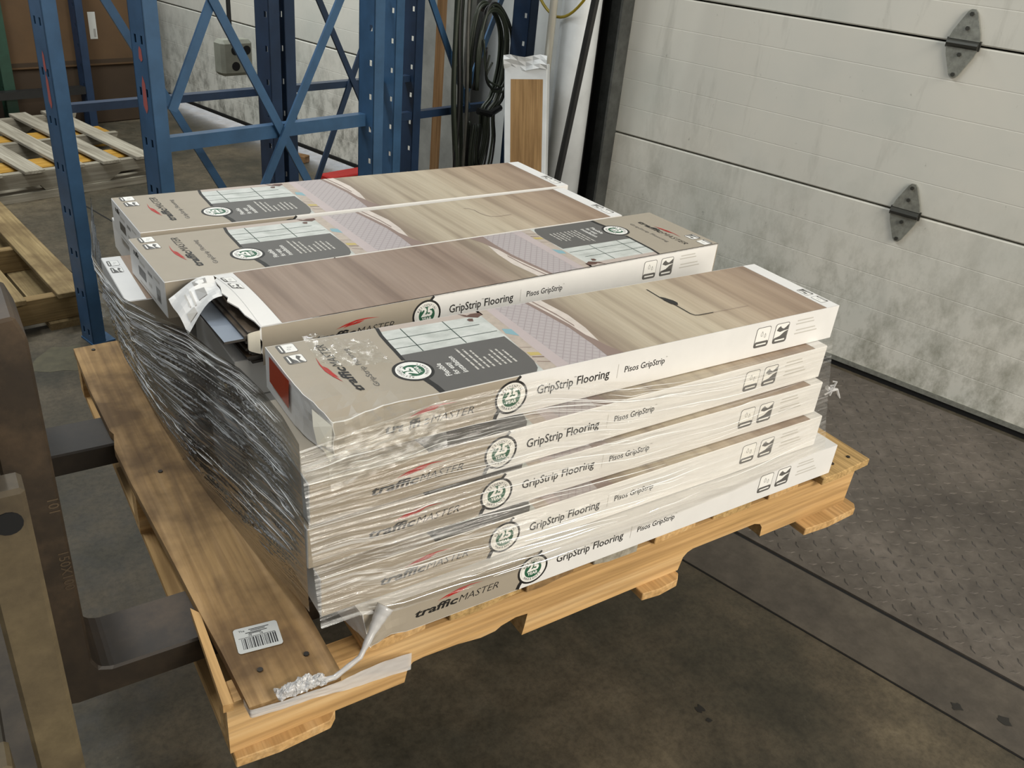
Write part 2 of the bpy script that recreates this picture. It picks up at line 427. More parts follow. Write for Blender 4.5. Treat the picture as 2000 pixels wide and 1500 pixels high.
# ------------------------------------------------------------------ setting: floor, dock plate, door wall
OIL = [(0.920, -0.018, 0.010, 0.0007), (0.915, -0.048, 0.006, 0.0007), (1.413, -0.280, 0.012, 0.0042), (1.468, -0.353, 0.016, 0.0042)]
def build_setting():
    fl = MB(); fl.poly([W(-4, -4), W(WALL + 3, -4), W(WALL + 3, 8), W(-4, 8)])
    tag(fl.build('floor', 'concrete'), 'dark grey brown stained concrete warehouse floor', 'floor', kind='structure')
    fo = bpy.data.objects['floor']
    st_ = MB(); rr = random.Random(2)
    st_.poly([(0.06 + (0.085 + rr.uniform(-.02, .02)) * math.cos(k * .45), 1.98 + (0.10 + rr.uniform(-.03, .03)) * math.sin(k * .45), 0.0006) for k in range(14)]); st_.build('paint_stain', 'stain_yellow', fo)
    for ox, oy, rd, oz in OIL:
        st_ = MB(); st_.poly([(ox + rd * rr.uniform(.5, 1.3) * math.cos(k * .57), oy + rd * rr.uniform(.5, 1.3) * math.sin(k * .57), oz) for k in range(11)]); st_.build('oil_spot', 'oil_black', fo)
    s = MB(); s.box(1.255, 1.448, -2.4, 0.95, -0.002, 0.0035)
    st = s.build('trim_1', 'curb_steel', rot=(0, 0, BA)); tag(st, 'flat steel curb strip set in the floor before the dock plate', 'steel strip', kind='structure')
    g = MB(); g.box(1.448, 1.459, -2.4, 0.95, -0.002, 0.0012); g.box(1.2525, 1.2555, -2.4, 0.95, -0.002, 0.0014)
    g.box(0.9, 0.904, 2.2, 3.4, -0.002, 0.0012); g.box(1.28, 1.287, 2.3, 8, -0.002, 0.0012)
    tag(g.build('trim_2', 'gap_black', rot=(0, 0, BA)), 'dark open joint between steel curb strip and dock plate', 'joint', kind='structure')
    # dock leveler with raised treads
    t = thing('dock_leveler', 'dark steel dock leveler plate with raised diamond treads before the white dock door', 'dock leveler', W(1.459, -0.7, 0), BA)
    p = MB(); p.box(0, 1.165, -1.7, 1.65, -0.002, 0.006); p.build('deck_plate', 'leveler_steel', t)
    l = MB(); pit = 0.042
    for i in range(27):
        for j in range(60):
            x = 0.03 + i * pit; y = -0.55 + j * pit * 0.72
            a = R(45 if (i + j) % 2 else -45) + random.uniform(-0.06, 0.06)
            ca, sa = math.cos(a), math.sin(a); L, w, h = 0.0140, 0.0050, 0.0018
            top = [(x + ca * u - sa * v, y + sa * u + ca * v, 0.006 + h) for u, v in ((-L * .7, 0), (0, -w * .6), (L * .7, 0), (0, w * .6))]
            bot = [(x + ca * u - sa * v, y + sa * u + ca * v, 0.006) for u, v in ((-L, 0), (0, -w), (L, 0), (0, w))]
            l.add(bot + top, [(4, 5, 6, 7), (0, 1, 5, 4), (1, 2, 6, 5), (2, 3, 7, 6), (3, 0, 4, 7)])
    tag(l.build('tread', 'leveler_steel', t), kind='stuff')
    # wall piers
    w = MB(); w.box(WALL + 0.05, WALL + 0.2, 1.36, 2.46, 0, 4.0); w.box(WALL + 0.05, WALL + 0.2, -3.5, 8, 3.3, 4.0)
    w.box(WALL + 0.05, WALL + 0.2, 6.4, 8, 0, 3.3); w.box(WALL + 0.05, WALL + 0.2, -3.5, -2.1, 0, 3.3)
    tag(w.build('wall_right', 'wall_white', rot=(0, 0, BA)), 'whitewashed wall around the dock doors', 'wall', kind='structure')
    def section(v0, v1, z0, z1, grooves):
        m = MB(); pr = [(0.0, z0 + 0.004), (0.004, z0)]
        pr = [(0.004, z0), (0.0, z0 + 0.004)]
        for k in range(1, grooves):
            z = z0 + (z1 - z0) * k / grooves
            pr += [(0.0, z - 0.0022), (0.0006, z), (0.0, z + 0.0022)]
        pr += [(0.0, z1 - 0.004), (0.004, z1), (0.045, z1), (0.045, z0)]
        m.prism([(WALL + a, v0, z) for a, z in pr], (0, v1 - v0, 0))
        return m
    def hinge(par, v, z):
        h = thing('hinge', 'x', 'x'); 
        for k in list(h.keys()): del h[k]
        h.parent = par; h.location = (WALL, v, z)
        def leaf(sg):
            m = MB(); out = [(-0.046, 0.012), (0.046, 0.012), (0.040, 0.034), (0.014, 0.090), (0.006, 0.098), (-0.006, 0.098), (-0.014, 0.090), (-0.040, 0.034)]
            if sg > 0: out = [(-a if False else a, b) for a, b in out]
            m.prism([(-0.010, a, b * sg) for a, b in out], (0.008, 0, 0)); return m
        leaf(1).build('leaf', 'zinc', h); leaf(-1).build('leaf', 'zinc', h)
        k = MB(); k.tube([(-0.012, -0.046, 0), (-0.012, 0.046, 0)], 0.011, 10); k.box(-0.008, 0, -0.05, 0.05, -0.014, 0.014)
        k.build('knuckle', 'bolt_steel', h, smooth=False)
        for zz in (0.085, 0.045, -0.030, -0.088):
            b = MB(); b.tube([(-0.016, 0, zz), (-0.008, 0, zz)], 0.0065, 6); b.build('bolt', 'bolt_steel', h)
    d1 = tag(bpy.data.objects.new('door_1', None), 'white dirty sectional dock door with steel hinges', 'door', kind='structure'); C.objects.link(d1); d1.rotation_euler = (0, 0, BA)
    zs = [(0.022, 0.608), (0.614, 1.141), (1.147, 1.674), (1.680, 2.2), (2.206, 2.74), (2.746, 3.3)]
    for i, (a, b) in enumerate(zs):
        section(-2.1, 1.36, a, b, 5).build('door_panel', 'door_paint', d1)
    m = MB(); m.box(WALL + 0.005, WALL + 0.035, -2.1, 1.36, 0.0, 0.022); m.build('bottom_seal', 'rubber_black', d1)
    m = MB(); m.box(WALL + 0.046, WALL + 0.05, -2.1, 1.36, 0.0, 3.3); m.build('door_backing', 'gap_black', d1)
    m = MB(); m.box(WALL - 0.003, WALL + 0.004, -2.1, 1.36, 0.022, 0.04); m.build('bottom_rail', 'zinc', d1)
    hinge(d1, 0.15, 0.611); hinge(d1, 0.14, 1.144)
    d2 = tag(bpy.data.objects.new('door_2', None), 'white scuffed sectional dock door behind the blue rack frames', 'door', kind='structure'); C.objects.link(d2); d2.rotation_euler = (0, 0, BA)
    zs = [(0.065, 0.628), (0.634, 1.161), (1.167, 1.70), (1.706, 2.4), (2.406, 3.3)]
    for a, b in zs: section(2.47, 6.4, a, b, 5).build('door_panel', 'door_paint_mouldy', d2)
    m = MB(); m.box(WALL - 0.006, WALL + 0.03, 2.47, 6.4, 0.048, 0.066); m.build('bottom_seal', 'rubber_black', d2)
    m = MB(); m.box(WALL + 0.046, WALL + 0.05, 2.47, 6.4, 0.065, 3.3); m.build('door_backing', 'gap_black', d2)
    # door track and jamb
    j = MB(); j.box(WALL - 0.075, WALL + 0.06, 1.352, 1.362, 0, 3.3); j.box(WALL - 0.004, WALL + 0.05, 1.362, 1.455, 0, 3.3)
    tag(j.build('trim_3', 'jamb_steel', rot=(0, 0, BA)), 'grey steel angle of the door track', 'door track', kind='structure')
    j = MB(); j.box(WALL + 0.0, WALL + 0.05, 1.455, 1.53, 0, 3.3); j.tube([(WALL - 0.02, 1.50, 0), (WALL - 0.02, 1.50, 3.3)], 0.018, 8)
    tag(j.build('trim_4', 'black_steel', rot=(0, 0, BA)), 'black rubber weather strip beside the door track', 'weather strip', kind='structure')
    j = MB(); j.box(WALL - 0.01, WALL + 0.05, 1.53, 1.56, 0, 3.3)
    tag(j.build('trim_5', 'bollard_white', rot=(0, 0, BA)), 'pale grey steel jamb beside the weather strip', 'jamb', kind='structure')
    j = MB(); j.box(WALL - 0.05, WALL + 0.05, 2.35, 2.47, 0, 3.3)
    tag(j.build('trim_6', 'grey_post', rot=(0, 0, BA)), 'grey steel jamb of the dock door behind the racks', 'jamb', kind='structure')
build_setting()

# ------------------------------------------------------------------ pallets
def main_pallet():
    t = thing('wooden_pallet', 'new oak pallet raised on fork blades carrying the flooring cartons', 'pallet', (0, 0, ZO))
    S = 1.219; z0 = -0.016; zt = 0.073
    def stringer(y, prof, mat='pallet_oak_x'):
        m = MB(); m.prism([(x, y, z) for x, z in prof], (0, 0.036, 0)); return m.build('stringer', mat, t)
    def notch(a, b, top=0.038):
        return [(a, z0), (a + 0.006, z0 + 0.026), (a + 0.014, z0 + top - 0.004), (a + 0.026, z0 + top), (b - 0.026, z0 + top), (b - 0.010, z0 + top - 0.006), (b - 0.002, z0 + 0.022), (b, z0)]
    broken = [(0.246, z0), (0.250, z0 + 0.024), (0.258, z0 + 0.034), (0.275, z0 + 0.036), (0.33, z0 + 0.034), (0.37, z0 + 0.028), (0.395, z0 + 0.030), (0.405, z0 + 0.036), (0.43, z0 + 0.042), (0.452, z0 + 0.040), (0.449, z0 + 0.015), (0.446, z0 - 0.002)]
    prof = [(0.0, zt), (0, z0)] + broken + notch(0.770, 0.975) + [(S - 0.004, z0), (S, zt)]
    stringer(0.0, prof)
    prof2 = [(0.0, zt), (0, z0)] + notch(0.246, 0.45) + notch(0.770, 0.975) + [(S, z0), (S, zt)]
    stringer(0.485, prof2); stringer(0.98, prof2)
    # lead board with a broken edge
    lead = [(-0.004, 1.0), (-0.006, 0.82), (-0.002, 0.66), (0.002, 0.645), (-0.006, 0.60), (-0.003, 0.485), (0.006, 0.303), (0.012, 0.16), (0.017, 0.07), (0.020, -0.030), (0.075, -0.033), (0.138, -0.029), (0.141, 0.25), (0.139, 0.7), (0.142, 1.003), (0.07, 1.006)]
    m = MB(); m.prism([(x, y, zt) for x, y in lead], (0, 0, 0.0157)); m.build('deck_board', 'pallet_deck_y', t)
    sp = MB(); sp.prism([(0.004, 0.17, zt), (0.013, 0.155, zt), (0.006, -0.012, zt), (-0.006, -0.010, zt)], (0, 0, 0.013)); sp.build('splinter', 'pallet_oak_y', t)
    for i, (a, b) in enumerate([(0.182, 0.275), (0.312, 0.436), (0.441, 0.533), (0.570, 0.654), (0.691, 0.787), (0.829, 0.916), (0.963, 1.047), (1.094, 1.237)]):
        m = MB(); e = 0.002 if i < 7 else 0.014
        m.prism([(a, -e + random.uniform(-.004, .004), zt), (a + 0.3 * (b - a), -e - 0.003, zt), (b, -e + random.uniform(-.004, .004), zt), (b + 0.002, 0.5, zt), (b, 1.016, zt), (a, 1.014, zt), (a - 0.002, 0.5, zt)], (0, 0, 0.0155))
        m.build('deck_board', ('pallet_oak_y', 'pallet_end_y', 'pallet_deck_y', 'old_pallet_y', 'pallet_oak_y', 'pallet_end_y', 'pallet_oak_y', 'pallet_end_y')[i], t, bevel=0.0012)
    for a, b, e in ((0.003, 0.142, 0.012), (0.676, 0.766, 0.018), (1.074, 1.233, 0.025)):
        m = MB(); m.prism([(a, -e, z0 - 0.016), (a + 0.4 * (b - a), -e - 0.004, z0 - 0.016), (b - 0.012, -e, z0 - 0.016), (b, -e + 0.012, z0 - 0.016), (b, 1.016, z0 - 0.016), (a, 1.016, z0 - 0.016)], (0, 0, 0.0158))
        m.build('bottom_board', 'pallet_oak_y', t, bevel=0.0012)
    # nail heads
    for x, y in ((0.05, 0.02), (0.11, 0.018), (0.03, 0.98), (0.10, 0.985), (0.045, 0.50), (0.09, 0.52), (1.15, 0.01), (1.20, 0.012)):
        m = MB(); m.tube([(x, y, 0.088), (x, y, 0.0905)], 0.0038, 8); m.build('nail', 'fork_steel', t)
    # barcode sticker on the lead board
    s = MB(); cx, cy, an = 0.0655, 0.0745, R(-7)
    X = Vector((math.cos(an), math.sin(an), 0)); Y = Vector((-math.sin(an), math.cos(an), 0)); z = 0.0898
    O = Vector((cx, cy, z))
    def P(a, b, dz=0.0): return O + X * a + Y * b + Vector((0, 0, dz))
    w, h, r = 0.0285, 0.0225, 0.004
    out = []
    for sx, sy, a0 in ((1, 1, 0), (-1, 1, 90), (-1, -1, 180), (1, -1, 270)):
        for k in range(4):
            a = R(a0 + 30 * k); out.append(P(sx * (w - r) + r * math.cos(a), sy * (h - r) + r * math.sin(a)))
    s.prism(out, (0, 0, 0.0003), 0)
    rnd = random.Random(3); x = -0.021
    while x < 0.022:
        bw = rnd.choice((0.0006, 0.0006, 0.0011, 0.0017))
        s.poly([P(x, -0.017, .0005), P(x + bw, -0.017, .0005), P(x + bw, 0.002, .0005), P(x, 0.002, .0005)], 1); x += bw + rnd.choice((0.0006, 0.0010, 0.0015))
    s.poly([P(-0.024, 0.003, .0005), P(0.023, 0.003, .0005), P(0.023, 0.0036, .0005), P(-0.024, 0.0036, .0005)], 1)
    s.text('The', P(-0.022, 0.0145, .0005), X, Y, height=0.0035, mi=1)
    s.text('74', P(-0.011, 0.0046, .0005), X, Y, height=0.0032, mi=1, bold=.01); s.text('16', P(0.004, 0.0046, .0005), X, Y, height=0.0032, mi=1, bold=.01)
    for a, b, hh in ((-0.009, 0.017, 0.016), (-0.007, 0.012, 0.0135), (-0.014, 0.014, 0.0105), (-0.010, 0.006, 0.0085)):
        s.poly([P(a, hh, .0005), P(b, hh, .0005), P(b, hh + .0012, .0005), P(a, hh + .0012, .0005)], 1)
    st = s.build('barcode_label', ['paper_label', 'ink_black'], t); tag(st, 'white paper label with a printed barcode')
main_pallet()

def fork_lift():
    t = thing('forklift', 'rusty forklift carriage with two steel forks under the loaded pallet', 'forklift', (0, 0, 0))
    zt = 0.0725 + ZO; zl = zt - 0.043
    for k, (a, b) in enumerate(((0.124, 0.224), (0.640, 0.740))):
        m = MB()
        prof = [(-0.176, 0.56 + ZO), (-0.176, zl + 0.02), (-0.165, zl + 0.004), (-0.15, zl), (0.6, zl + 0.004), (1.0, zl + 0.03), (1.02, zt - 0.004), (1.0, zt), (-0.105, zt), (-0.119, zt + 0.006), (-0.126, zt + 0.022), (-0.127, 0.54 + ZO), (-0.135, 0.565 + ZO)]
        m.prism([(x, a, z) for x, z in prof], (0, b - a, 0))
        f = m.build('fork', 'shank_steel' if False else 'fork_steel', t, bevel=0.003)
        if k == 0:
            s = MB(); y = a - 0.0006
            for tx, zz in (('101', 0.345), ('150X100', 0.27)):
                s = MB(); s.text(tx, (-0.139, y, zz + ZO), (0, 0, -1), (1, 0, 0), height=0.011, mi=0, bold=.006)
                tag(s.build('stamped_number', 'stamp_steel', f), 'number stamped into the fork shank')
    c = MB(); c.box(-0.203, -0.160, -0.034, 0.0, 0.02, 0.472 + ZO); c.build('carriage_plate', 'carriage_steel', t, bevel=0.004)
    h = MB(); h.tube([(-0.178, -0.0355, 0.44 + ZO), (-0.178, -0.033, 0.44 + ZO)], 0.012, 16); h.build('bolt_hole', 'gap_black', t)
    c = MB(); c.box(-0.330, -0.222, -0.06, -0.02, 0.02, 0.17 + ZO); c.build('carriage_plate', 'carriage_steel', t, bevel=0.004)
    for za, zb in ((0.40 + ZO, 0.50 + ZO), (0.02, 0.09)):
        c = MB(); c.box(-0.26, -0.178, -0.02, 0.95, za, zb); c.build('carriage_bar', 'shank_steel', t, bevel=0.004)
fork_lift()

def old_pallets():
    # grey pallet along the building axes
    t = thing('wooden_pallet', 'weathered grey pallet lying over yellow timbers below the blue rack', 'pallet', W(1.0, 3.45, 0), BA)
    for v in (0.0, 0.49, 0.97):
        m = MB(); pr = [(-0.5, 0.125), (-0.5, 0.035), (-0.02, 0.035), (0.0, 0.06), (0.18, 0.06), (0.2, 0.035), (0.50, 0.035), (0.56, 0.07), (0.78, 0.075), (0.80, 0.125)]
        m.prism([(x, v, z) for x, z in pr], (0, 0.036, 0)); m.build('stringer', 'old_pallet_x', t)
    for a in (-0.45, -0.25, -0.07, 0.11, 0.29, 0.464, 0.63):
        m = MB(); m.box(a, a + 0.088, -0.035, 1.03, 0.125, 0.141); m.build('deck_board', 'old_pallet_y', t, bevel=0.002)
    for v in (-0.01, 0.45, 0.93):
        m = MB(); m.box(-0.5, 0.8, v, v + 0.09, 0.0, 0.034); m.build('bottom_board', 'old_pallet_x', t)
    for k, (v, u1, lab) in enumerate(((3.56, 1.74, 'yellow timber under the front boards of the grey pallet'), (4.02, 1.80, 'yellow timber under the middle of the grey pallet'))):
        m = MB(); m.box(-0.6, u1 - 1.0, 0, 0.14, 0.0348, 0.112)
        o = m.build('yellow_timber', 'yellow_timber_x', loc=W(1.0, v + (0.0), 0), rot=(0, 0, BA), bevel=0.006); tag(o, lab, 'timber', 'yellow timbers under the grey pallet')
    # brown pallet in front of it
    a = math.atan2(0.147, 0.99)
    t = thing('wooden_pallet', 'worn brown pallet standing on the floor beside the front blue rack post', 'pallet', (0.185, 2.225, 0), a)
    for x0, x1 in ((-0.095, 0.0), (-0.30, -0.19), (-0.52, -0.40), (-0.75, -0.62), (-0.98, -0.85)):
        m = MB(); m.box(x0, x1, -0.012, 1.05, 0.112, 0.130); m.build('deck_board', 'worn_pallet_y', t, bevel=0.002)
    for y in (0.02, 0.5, 0.98):
        m = MB(); m.box(-1.0, -0.004, y, y + 0.038, 0.024, 0.112); m.build('stringer', 'worn_pallet_x', t, bevel=0.002)
    for x0 in (-0.13, -0.55, -0.97):
        m = MB(); m.box(x0, x0 + 0.12, 0.0, 1.04, 0.0, 0.0238); m.build('bottom_board', 'worn_pallet_y', t)
    # chip of wood between the forks
    m = MB(); m.prism([(0, 0, 0), (0.035, 0.004, 0), (0.03, 0.085, 0), (0.004, 0.08, 0)], (0, 0, 0.012))
    tag(m.build('wood_chip', 'pallet_oak_y', loc=(-0.185, 1.42, 0.0), rot=(0, 0, R(6))), 'pale broken chip of wood lying on the concrete between the forks', 'wood chip')
old_pallets()

# ------------------------------------------------------------------ flooring cartons
BL, BW, BH, PITCH = 0.945, 0.203, 0.0618, 0.0634
def bisected(mb, step=0.02, axes=((1, 0, 0), (0, 1, 0)), lo=-0.02, hi=0.30):
    me = bpy.data.meshes.new('tmp'); me.from_pydata(mb.v, [], mb.f); me.polygons.foreach_set('material_index', mb.m)
    bm = bmesh.new(); bm.from_mesh(me)
    for ax in axes:
        n = Vector(ax); x = lo
        top = hi if ax[0] else 0.2
        while x < top:
            x += step
            bmesh.ops.bisect_plane(bm, geom=bm.verts[:] + bm.edges[:] + bm.faces[:], plane_co=n * x, plane_no=n)
    bm.verts.index_update()
    out = MB(); out.v = [tuple(v.co) for v in bm.verts]; out.f = [tuple(v.index for v in f.verts) for f in bm.faces]; out.m = [f.material_index for f in bm.faces]
    bm.free(); bpy.data.meshes.remove(me); return out

TOPM = ['card_taupe', 'print_floor', 'print_window', 'print_wall', 'print_stand', 'print_band', 'print_quilt', 'ink_shade', 'print_drape', 'ink_dark', 'ink_black', 'mullion_ink', 'ink_teal', 'ink_yellow', 'ink_brown', 'card_white', 'card_core']
def line_pts(pts, w):
    L = [Vector((p[0], p[1])) for p in pts]; a = []; b = []
    for i, p in enumerate(L):
        d = (L[min(i + 1, len(L) - 1)] - L[max(i - 1, 0)]).normalized(); n = Vector((-d.y, d.x)) * w / 2
        a.append(p + n); b.append(p - n)
    return a, b
class Flat:
    """helper that draws on a plane of a carton: map(a, b, layer) gives the 3d point"""
    def __init__(s, mb, fn): s.mb = mb; s.fn = fn
    def poly(s, pts, mi, ly): s.mb.poly([s.fn(a, b, ly) for a, b in pts], mi)
    def rect(s, a0, a1, b0, b1, mi, ly): s.poly([(a0, b0), (a1, b0), (a1, b1), (a0, b1)], mi, ly)
    def line(s, pts, w, mi, ly):
        a, b = line_pts(pts, w)
        for i in range(len(a) - 1): s.poly([a[i], b[i], b[i + 1], a[i + 1]], mi, ly)
    def rrect(s, a0, a1, b0, b1, r, mi, ly):
        o = []
        for ca, cb, st in ((a1 - r, b1 - r, 0), (a0 + r, b1 - r, 90), (a0 + r, b0 + r, 180), (a1 - r, b0 + r, 270)):
            for k in range(4): o.append((ca + r * math.cos(R(st + 30 * k)), cb + r * math.sin(R(st + 30 * k))))
        s.poly(o, mi, ly)
    def text(s, body, a, b, dx, dy, mi, ly, **k):
        o = s.fn(a, b, ly); x = s.fn(a + dx[0], b + dx[1], ly) - o; y = s.fn(a + dy[0], b + dy[1], ly) - o
        s.mb.text(body, o, x, y, mi=mi, **k)
    def disc(s, a, b, r, mi, ly, seg=32): s.poly([(a + r * math.cos(2 * math.pi * i / seg), b + r * math.sin(2 * math.pi * i / seg)) for i in range(seg)], mi, ly)
    def ring_text(s, body, a, b, r, a0, a1, h, mi, ly, flip=False):
        for i, ch in enumerate(body):
            an = a0 + (a1 - a0) * (i + 0.5) / len(body)
            p = (a + r * math.cos(an), b + r * math.sin(an))
            up = (math.cos(an), math.sin(an)) if not flip else (-math.cos(an), -math.sin(an))
            rt = (up[1], -up[0])
            s.text(ch, p[0] - up[0] * h / 2, p[1] - up[1] * h / 2, rt, up, mi, ly, height=h, center=True, bold=.012)

def draw_top():
    m = MB(); F = Flat(m, lambda a, b, l: Vector((a, b, BH + 0.0002 + 0.00008 * l)))
    e = 0.001; w = BW - 0.001
    line = [(0.1642, w), (0.1600, 0.178), (0.1585, 0.150), (0.1578, 0.125), (0.1565, 0.098), (0.1560, 0.067), (0.1600, 0.036), (0.1625, e)]
    F.poly([(e, e)] + [(a, b) for a, b in line[::-1]] + [(e, w)], 0, 0)
    F.poly(line + [(0.335, e), (0.335, w)], 2, 0)                       # window view
    F.poly([(0.163, 0.189), (0.335, 0.187), (0.335, w), (0.164, w)], 3, 1)
    F.poly([(0.322, e), (0.350, e), (0.350, w), (0.330, w), (0.330, 0.11)], 4, 1)
    F.poly([(0.345, e), (0.366, e), (0.3645, w), (0.349, w)], 5, 2)
    F.poly([(0.366, e), (0.434, e), (0.4375, 0.042), (0.437, 0.10), (0.430, 0.15), (0.422, w), (0.3645, w)], 6, 1)
    F.poly([(0.430, e), (0.913, e), (0.913, w), (0.420, w)], 1, 0)
    F.poly([(0.421, w), (0.429, 0.15), (0.436, 0.10), (0.4365, 0.042), (0.434, e), (0.464, e), (0.454, 0.03), (0.4455, 0.07), (0.4435, 0.11), (0.436, 0.16), (0.428, w)], 7, 2)
    F.poly([(0.428, w), (0.436, 0.16), (0.4435, 0.11), (0.4455, 0.07), (0.452, 0.045), (0.460, 0.09), (0.462, 0.14), (0.452, w)], 8, 2)
    F.poly([(0.434, w), (0.444, 0.14), (0.4465, 0.10), (0.449, 0.105), (0.446, 0.15), (0.437, w)], 7, 3)
    # grey panel
    F.poly([(0.1600, 0.036), (0.1625, e), (0.311, e), (0.3185, 0.010), (0.3245, 0.028), (0.3270, 0.055), (0.3262, 0.111), (0.157, 0.113), (0.1560, 0.067)], 9, 2)
    for s in (0.195, 0.2643): F.line([(s, 0.1885), (s - 0.0006, 0.113)], 0.0016, 11, 2)
    for t, s1 in ((0.1615, 0.312), (0.133, 0.326)): F.line([(0.158, t), (s1, t - 0.002)], 0.0015, 11, 2)
    F.poly([(0.333, 0.118), (0.3485, 0.104), (0.349, 0.128), (0.336, 0.134)], 12, 3)
    F.poly([(0.329, 0.044), (0.3455, 0.040), (0.3455, 0.049), (0.329, 0.055)], 13, 3)
    F.line([(0.329, 0.040), (0.3455, 0.034)], 0.002, 14, 3); F.line([(0.328, 0.026), (0.3455, 0.018)], 0.002, 7, 3); F.line([(0.328, 0.072), (0.345, 0.066)], 0.0012, 7, 3)
    F.poly([(0.300, 0.197), (0.309, 0.193), (0.318, 0.197), (0.333, 0.196), (0.333, 0.188), (0.322, 0.181), (0.312, 0.186), (0.305, 0.1905)], 14, 3)
    F.poly([(0.298, 0.203 - .001), (0.301, 0.2015), (0.310, 0.194), (0.307, 0.193)], 14, 3); F.poly([(0.302, 0.180), (0.307, 0.183), (0.313, 0.181), (0.309, 0.172), (0.303, 0.174)], 14, 3)
    # black swoop and badge ring
    F.line(line[:5], 0.0055, 10, 3); F.line([(0.1600, 0.040), (0.1640, 0.018), (0.1650, e)], 0.0085, 10, 3)
    F.disc(0.1556, 0.0665, 0.0285, 10, 4)
    F.rect(0.9135, BL - e, e, w, 15, 1)
    return m
LETM = ['ink_black', 'ink_dark', 'ink_red', 'ink_white', 'ink_green', 'ink_grey', 'ink_pale', 'card_taupe']
def symbol(F, mode, kind, ly, w=0.0335, h=0.037):
    """one rounded care symbol; mode maps the symbol's own axes onto the panel"""
    G = Flat(F.mb, lambda p, q, l: F.fn(*mode(p, q), l))
    G.rrect(0, w, 0, h, 0.0045, 1, ly); G.rrect(0.001, w - 0.001, 0.001, h - 0.001, 0.004, 3, ly + 1)
    G.rrect(0.001, w - 0.001, 0.0008, h * 0.30, 0.003, 1, ly + 2); G.rect(0.005, w - 0.005, h * 0.115, h * 0.19, 3, ly + 3)
    if kind == 0:
        for cx, cy, sc in ((0.42, 0.66, 1.0), (0.66, 0.56, 0.85)):
            out = [(0, .13), (.055, .03), (.07, -.04), (.04, -.10), (0, -.115), (-.04, -.10), (-.07, -.04), (-.055, .03)]
            pts = [(w * (cx + p * sc), h * (cy + q * sc)) for p, q in out]
            G.line(pts + pts[:1], 0.0009, 5, ly + 2)
    else:
        G.poly([(w * .12, h * .66), (w * .22, h * .80), (w * .36, h * .86), (w * .46, h * .76), (w * .62, h * .70), (w * .72, h * .74), (w * .96, h * .90), (w * .96, h * .62), (w * .66, h * .60), (w * .40, h * .56)], 1, ly + 2)
        G.poly([(w * .05, h * .28), (w * .96, h * .28), (w * .96, h * .60), (w * .70, h * .52), (w * .45, h * .36)], 1, ly + 2)
def logo(F, a, b, dx, dy, mi, ly, L):
    h = L * 0.092
    P = lambda p, q: (a + dx[0] * p + dy[0] * q, b + dx[1] * p + dy[1] * q)
    F.text('traffic', *P(0, 0), dx, dy, mi, ly, height=h, width=L * 0.50, bold=.03, shear=.22)
    F.text('MASTER', *P(L * 0.505, 0), dx, dy, mi, ly, height=h * 0.97, width=L * 0.485, bold=-.006, shear=.3)
def swoosh(F, a, b, dx, dy, L, ly):
    P = lambda p, q: (a + dx[0] * p * L + dy[0] * q * L, b + dx[1] * p * L + dy[1] * q * L)
    up = [P(-.02, .0), P(.2, .08), P(.45, .135), P(.7, .14), P(1, .10)]
    lo = [P(.7, .115), P(.45, .095), P(.2, .04)]
    for i in range(4):
        q = [up[i], up[i + 1]] + ([lo[2 - i]] if i < 3 else []) + ([lo[3 - i]] if i > 0 else [])
        F.poly(q, 2, ly)
    F.poly([P(.28, .07), P(.48, .08), P(.36, .035), P(.14, .0)], 2, ly); F.poly([P(.46, .09), P(.64, .10), P(.52, .05), P(.36, .03)], 2, ly)
def badge(F, a, b, r, rot, ly):
    d = lambda t: (math.cos(rot + t), math.sin(rot + t))
    F.disc(a, b, r * .89, 3, ly); F.disc(a, b, r * .80, 6, ly + 1); F.disc(a, b, r * .785, 3, ly + 2); F.disc(a, b, r * .575, 4, ly + 3)
    x, y = d(0), d(math.pi / 2)
    P = lambda p, q: (a + x[0] * p + y[0] * q, b + x[1] * p + y[1] * q)
    F.text('25', *P(0, -r * .06), x, y, 3, ly + 4, height=r * .56, center=True, bold=.05)
    F.text('YEAR', *P(0, -r * .36), x, y, 3, ly + 4, height=r * .20, center=True, bold=.03)
    F.ring_text('RESIDENTIAL', a, b, r * .69, rot + R(158), rot + R(22), r * .145, 0, ly + 3)
    F.ring_text('WARRANTY', a, b, r * .69, rot + R(-145), rot + R(-35), r * .145, 0, ly + 3, flip=True)
UPD, RTD = (-1, 0), (0, 1)
def on_top(fn):
    m = MB(); fn(Flat(m, lambda a, b, l: Vector((a, b, BH + 0.0006 + 0.00006 * l)))); return m
def on_side(fn):
    m = MB(); fn(Flat(m, lambda a, b, l: Vector((a, -0.0002 - 0.0001 * l, b)))); return m
def t_brand(F): logo(F, 0.0750, 0.043, RTD, UPD, 0, 0, 0.140); swoosh(F, 0.0585, 0.075, RTD, UPD, 0.075, 0)
def t_product(F): F.text('GripStrip Flooring', 0.1000, 0.046, RTD, UPD, 1, 0, height=0.0078, width=0.112)
def t_badge(F): badge(F, 0.1556, 0.0665, 0.0272, R(90), 1)
def t_head(F):
    for i, (sx, tx, L) in enumerate(((0.1985, 'Flexible', 0.036), (0.2110, 'for easy', 0.034), (0.2235, 'installation', 0.048))):
        F.text(tx, sx, 0.036, RTD, UPD, 3, 0, height=0.0085, width=L, bold=.012)
def t_small(F):
    rnd = random.Random(5)
    for sx, L in ((0.2405, .066), (0.249, .060), (0.2575, .054), (0.266, .030), (0.2765, .034), (0.285, .046), (0.2935, .044), (0.302, .038)):
        t = 0.036
        while t < 0.036 + L:
            n = min(rnd.uniform(.005, .013), 0.036 + L - t + 1e-4); F.rect(sx - 0.0030, sx, t, t + n, 6, 0); t += n + 0.0018
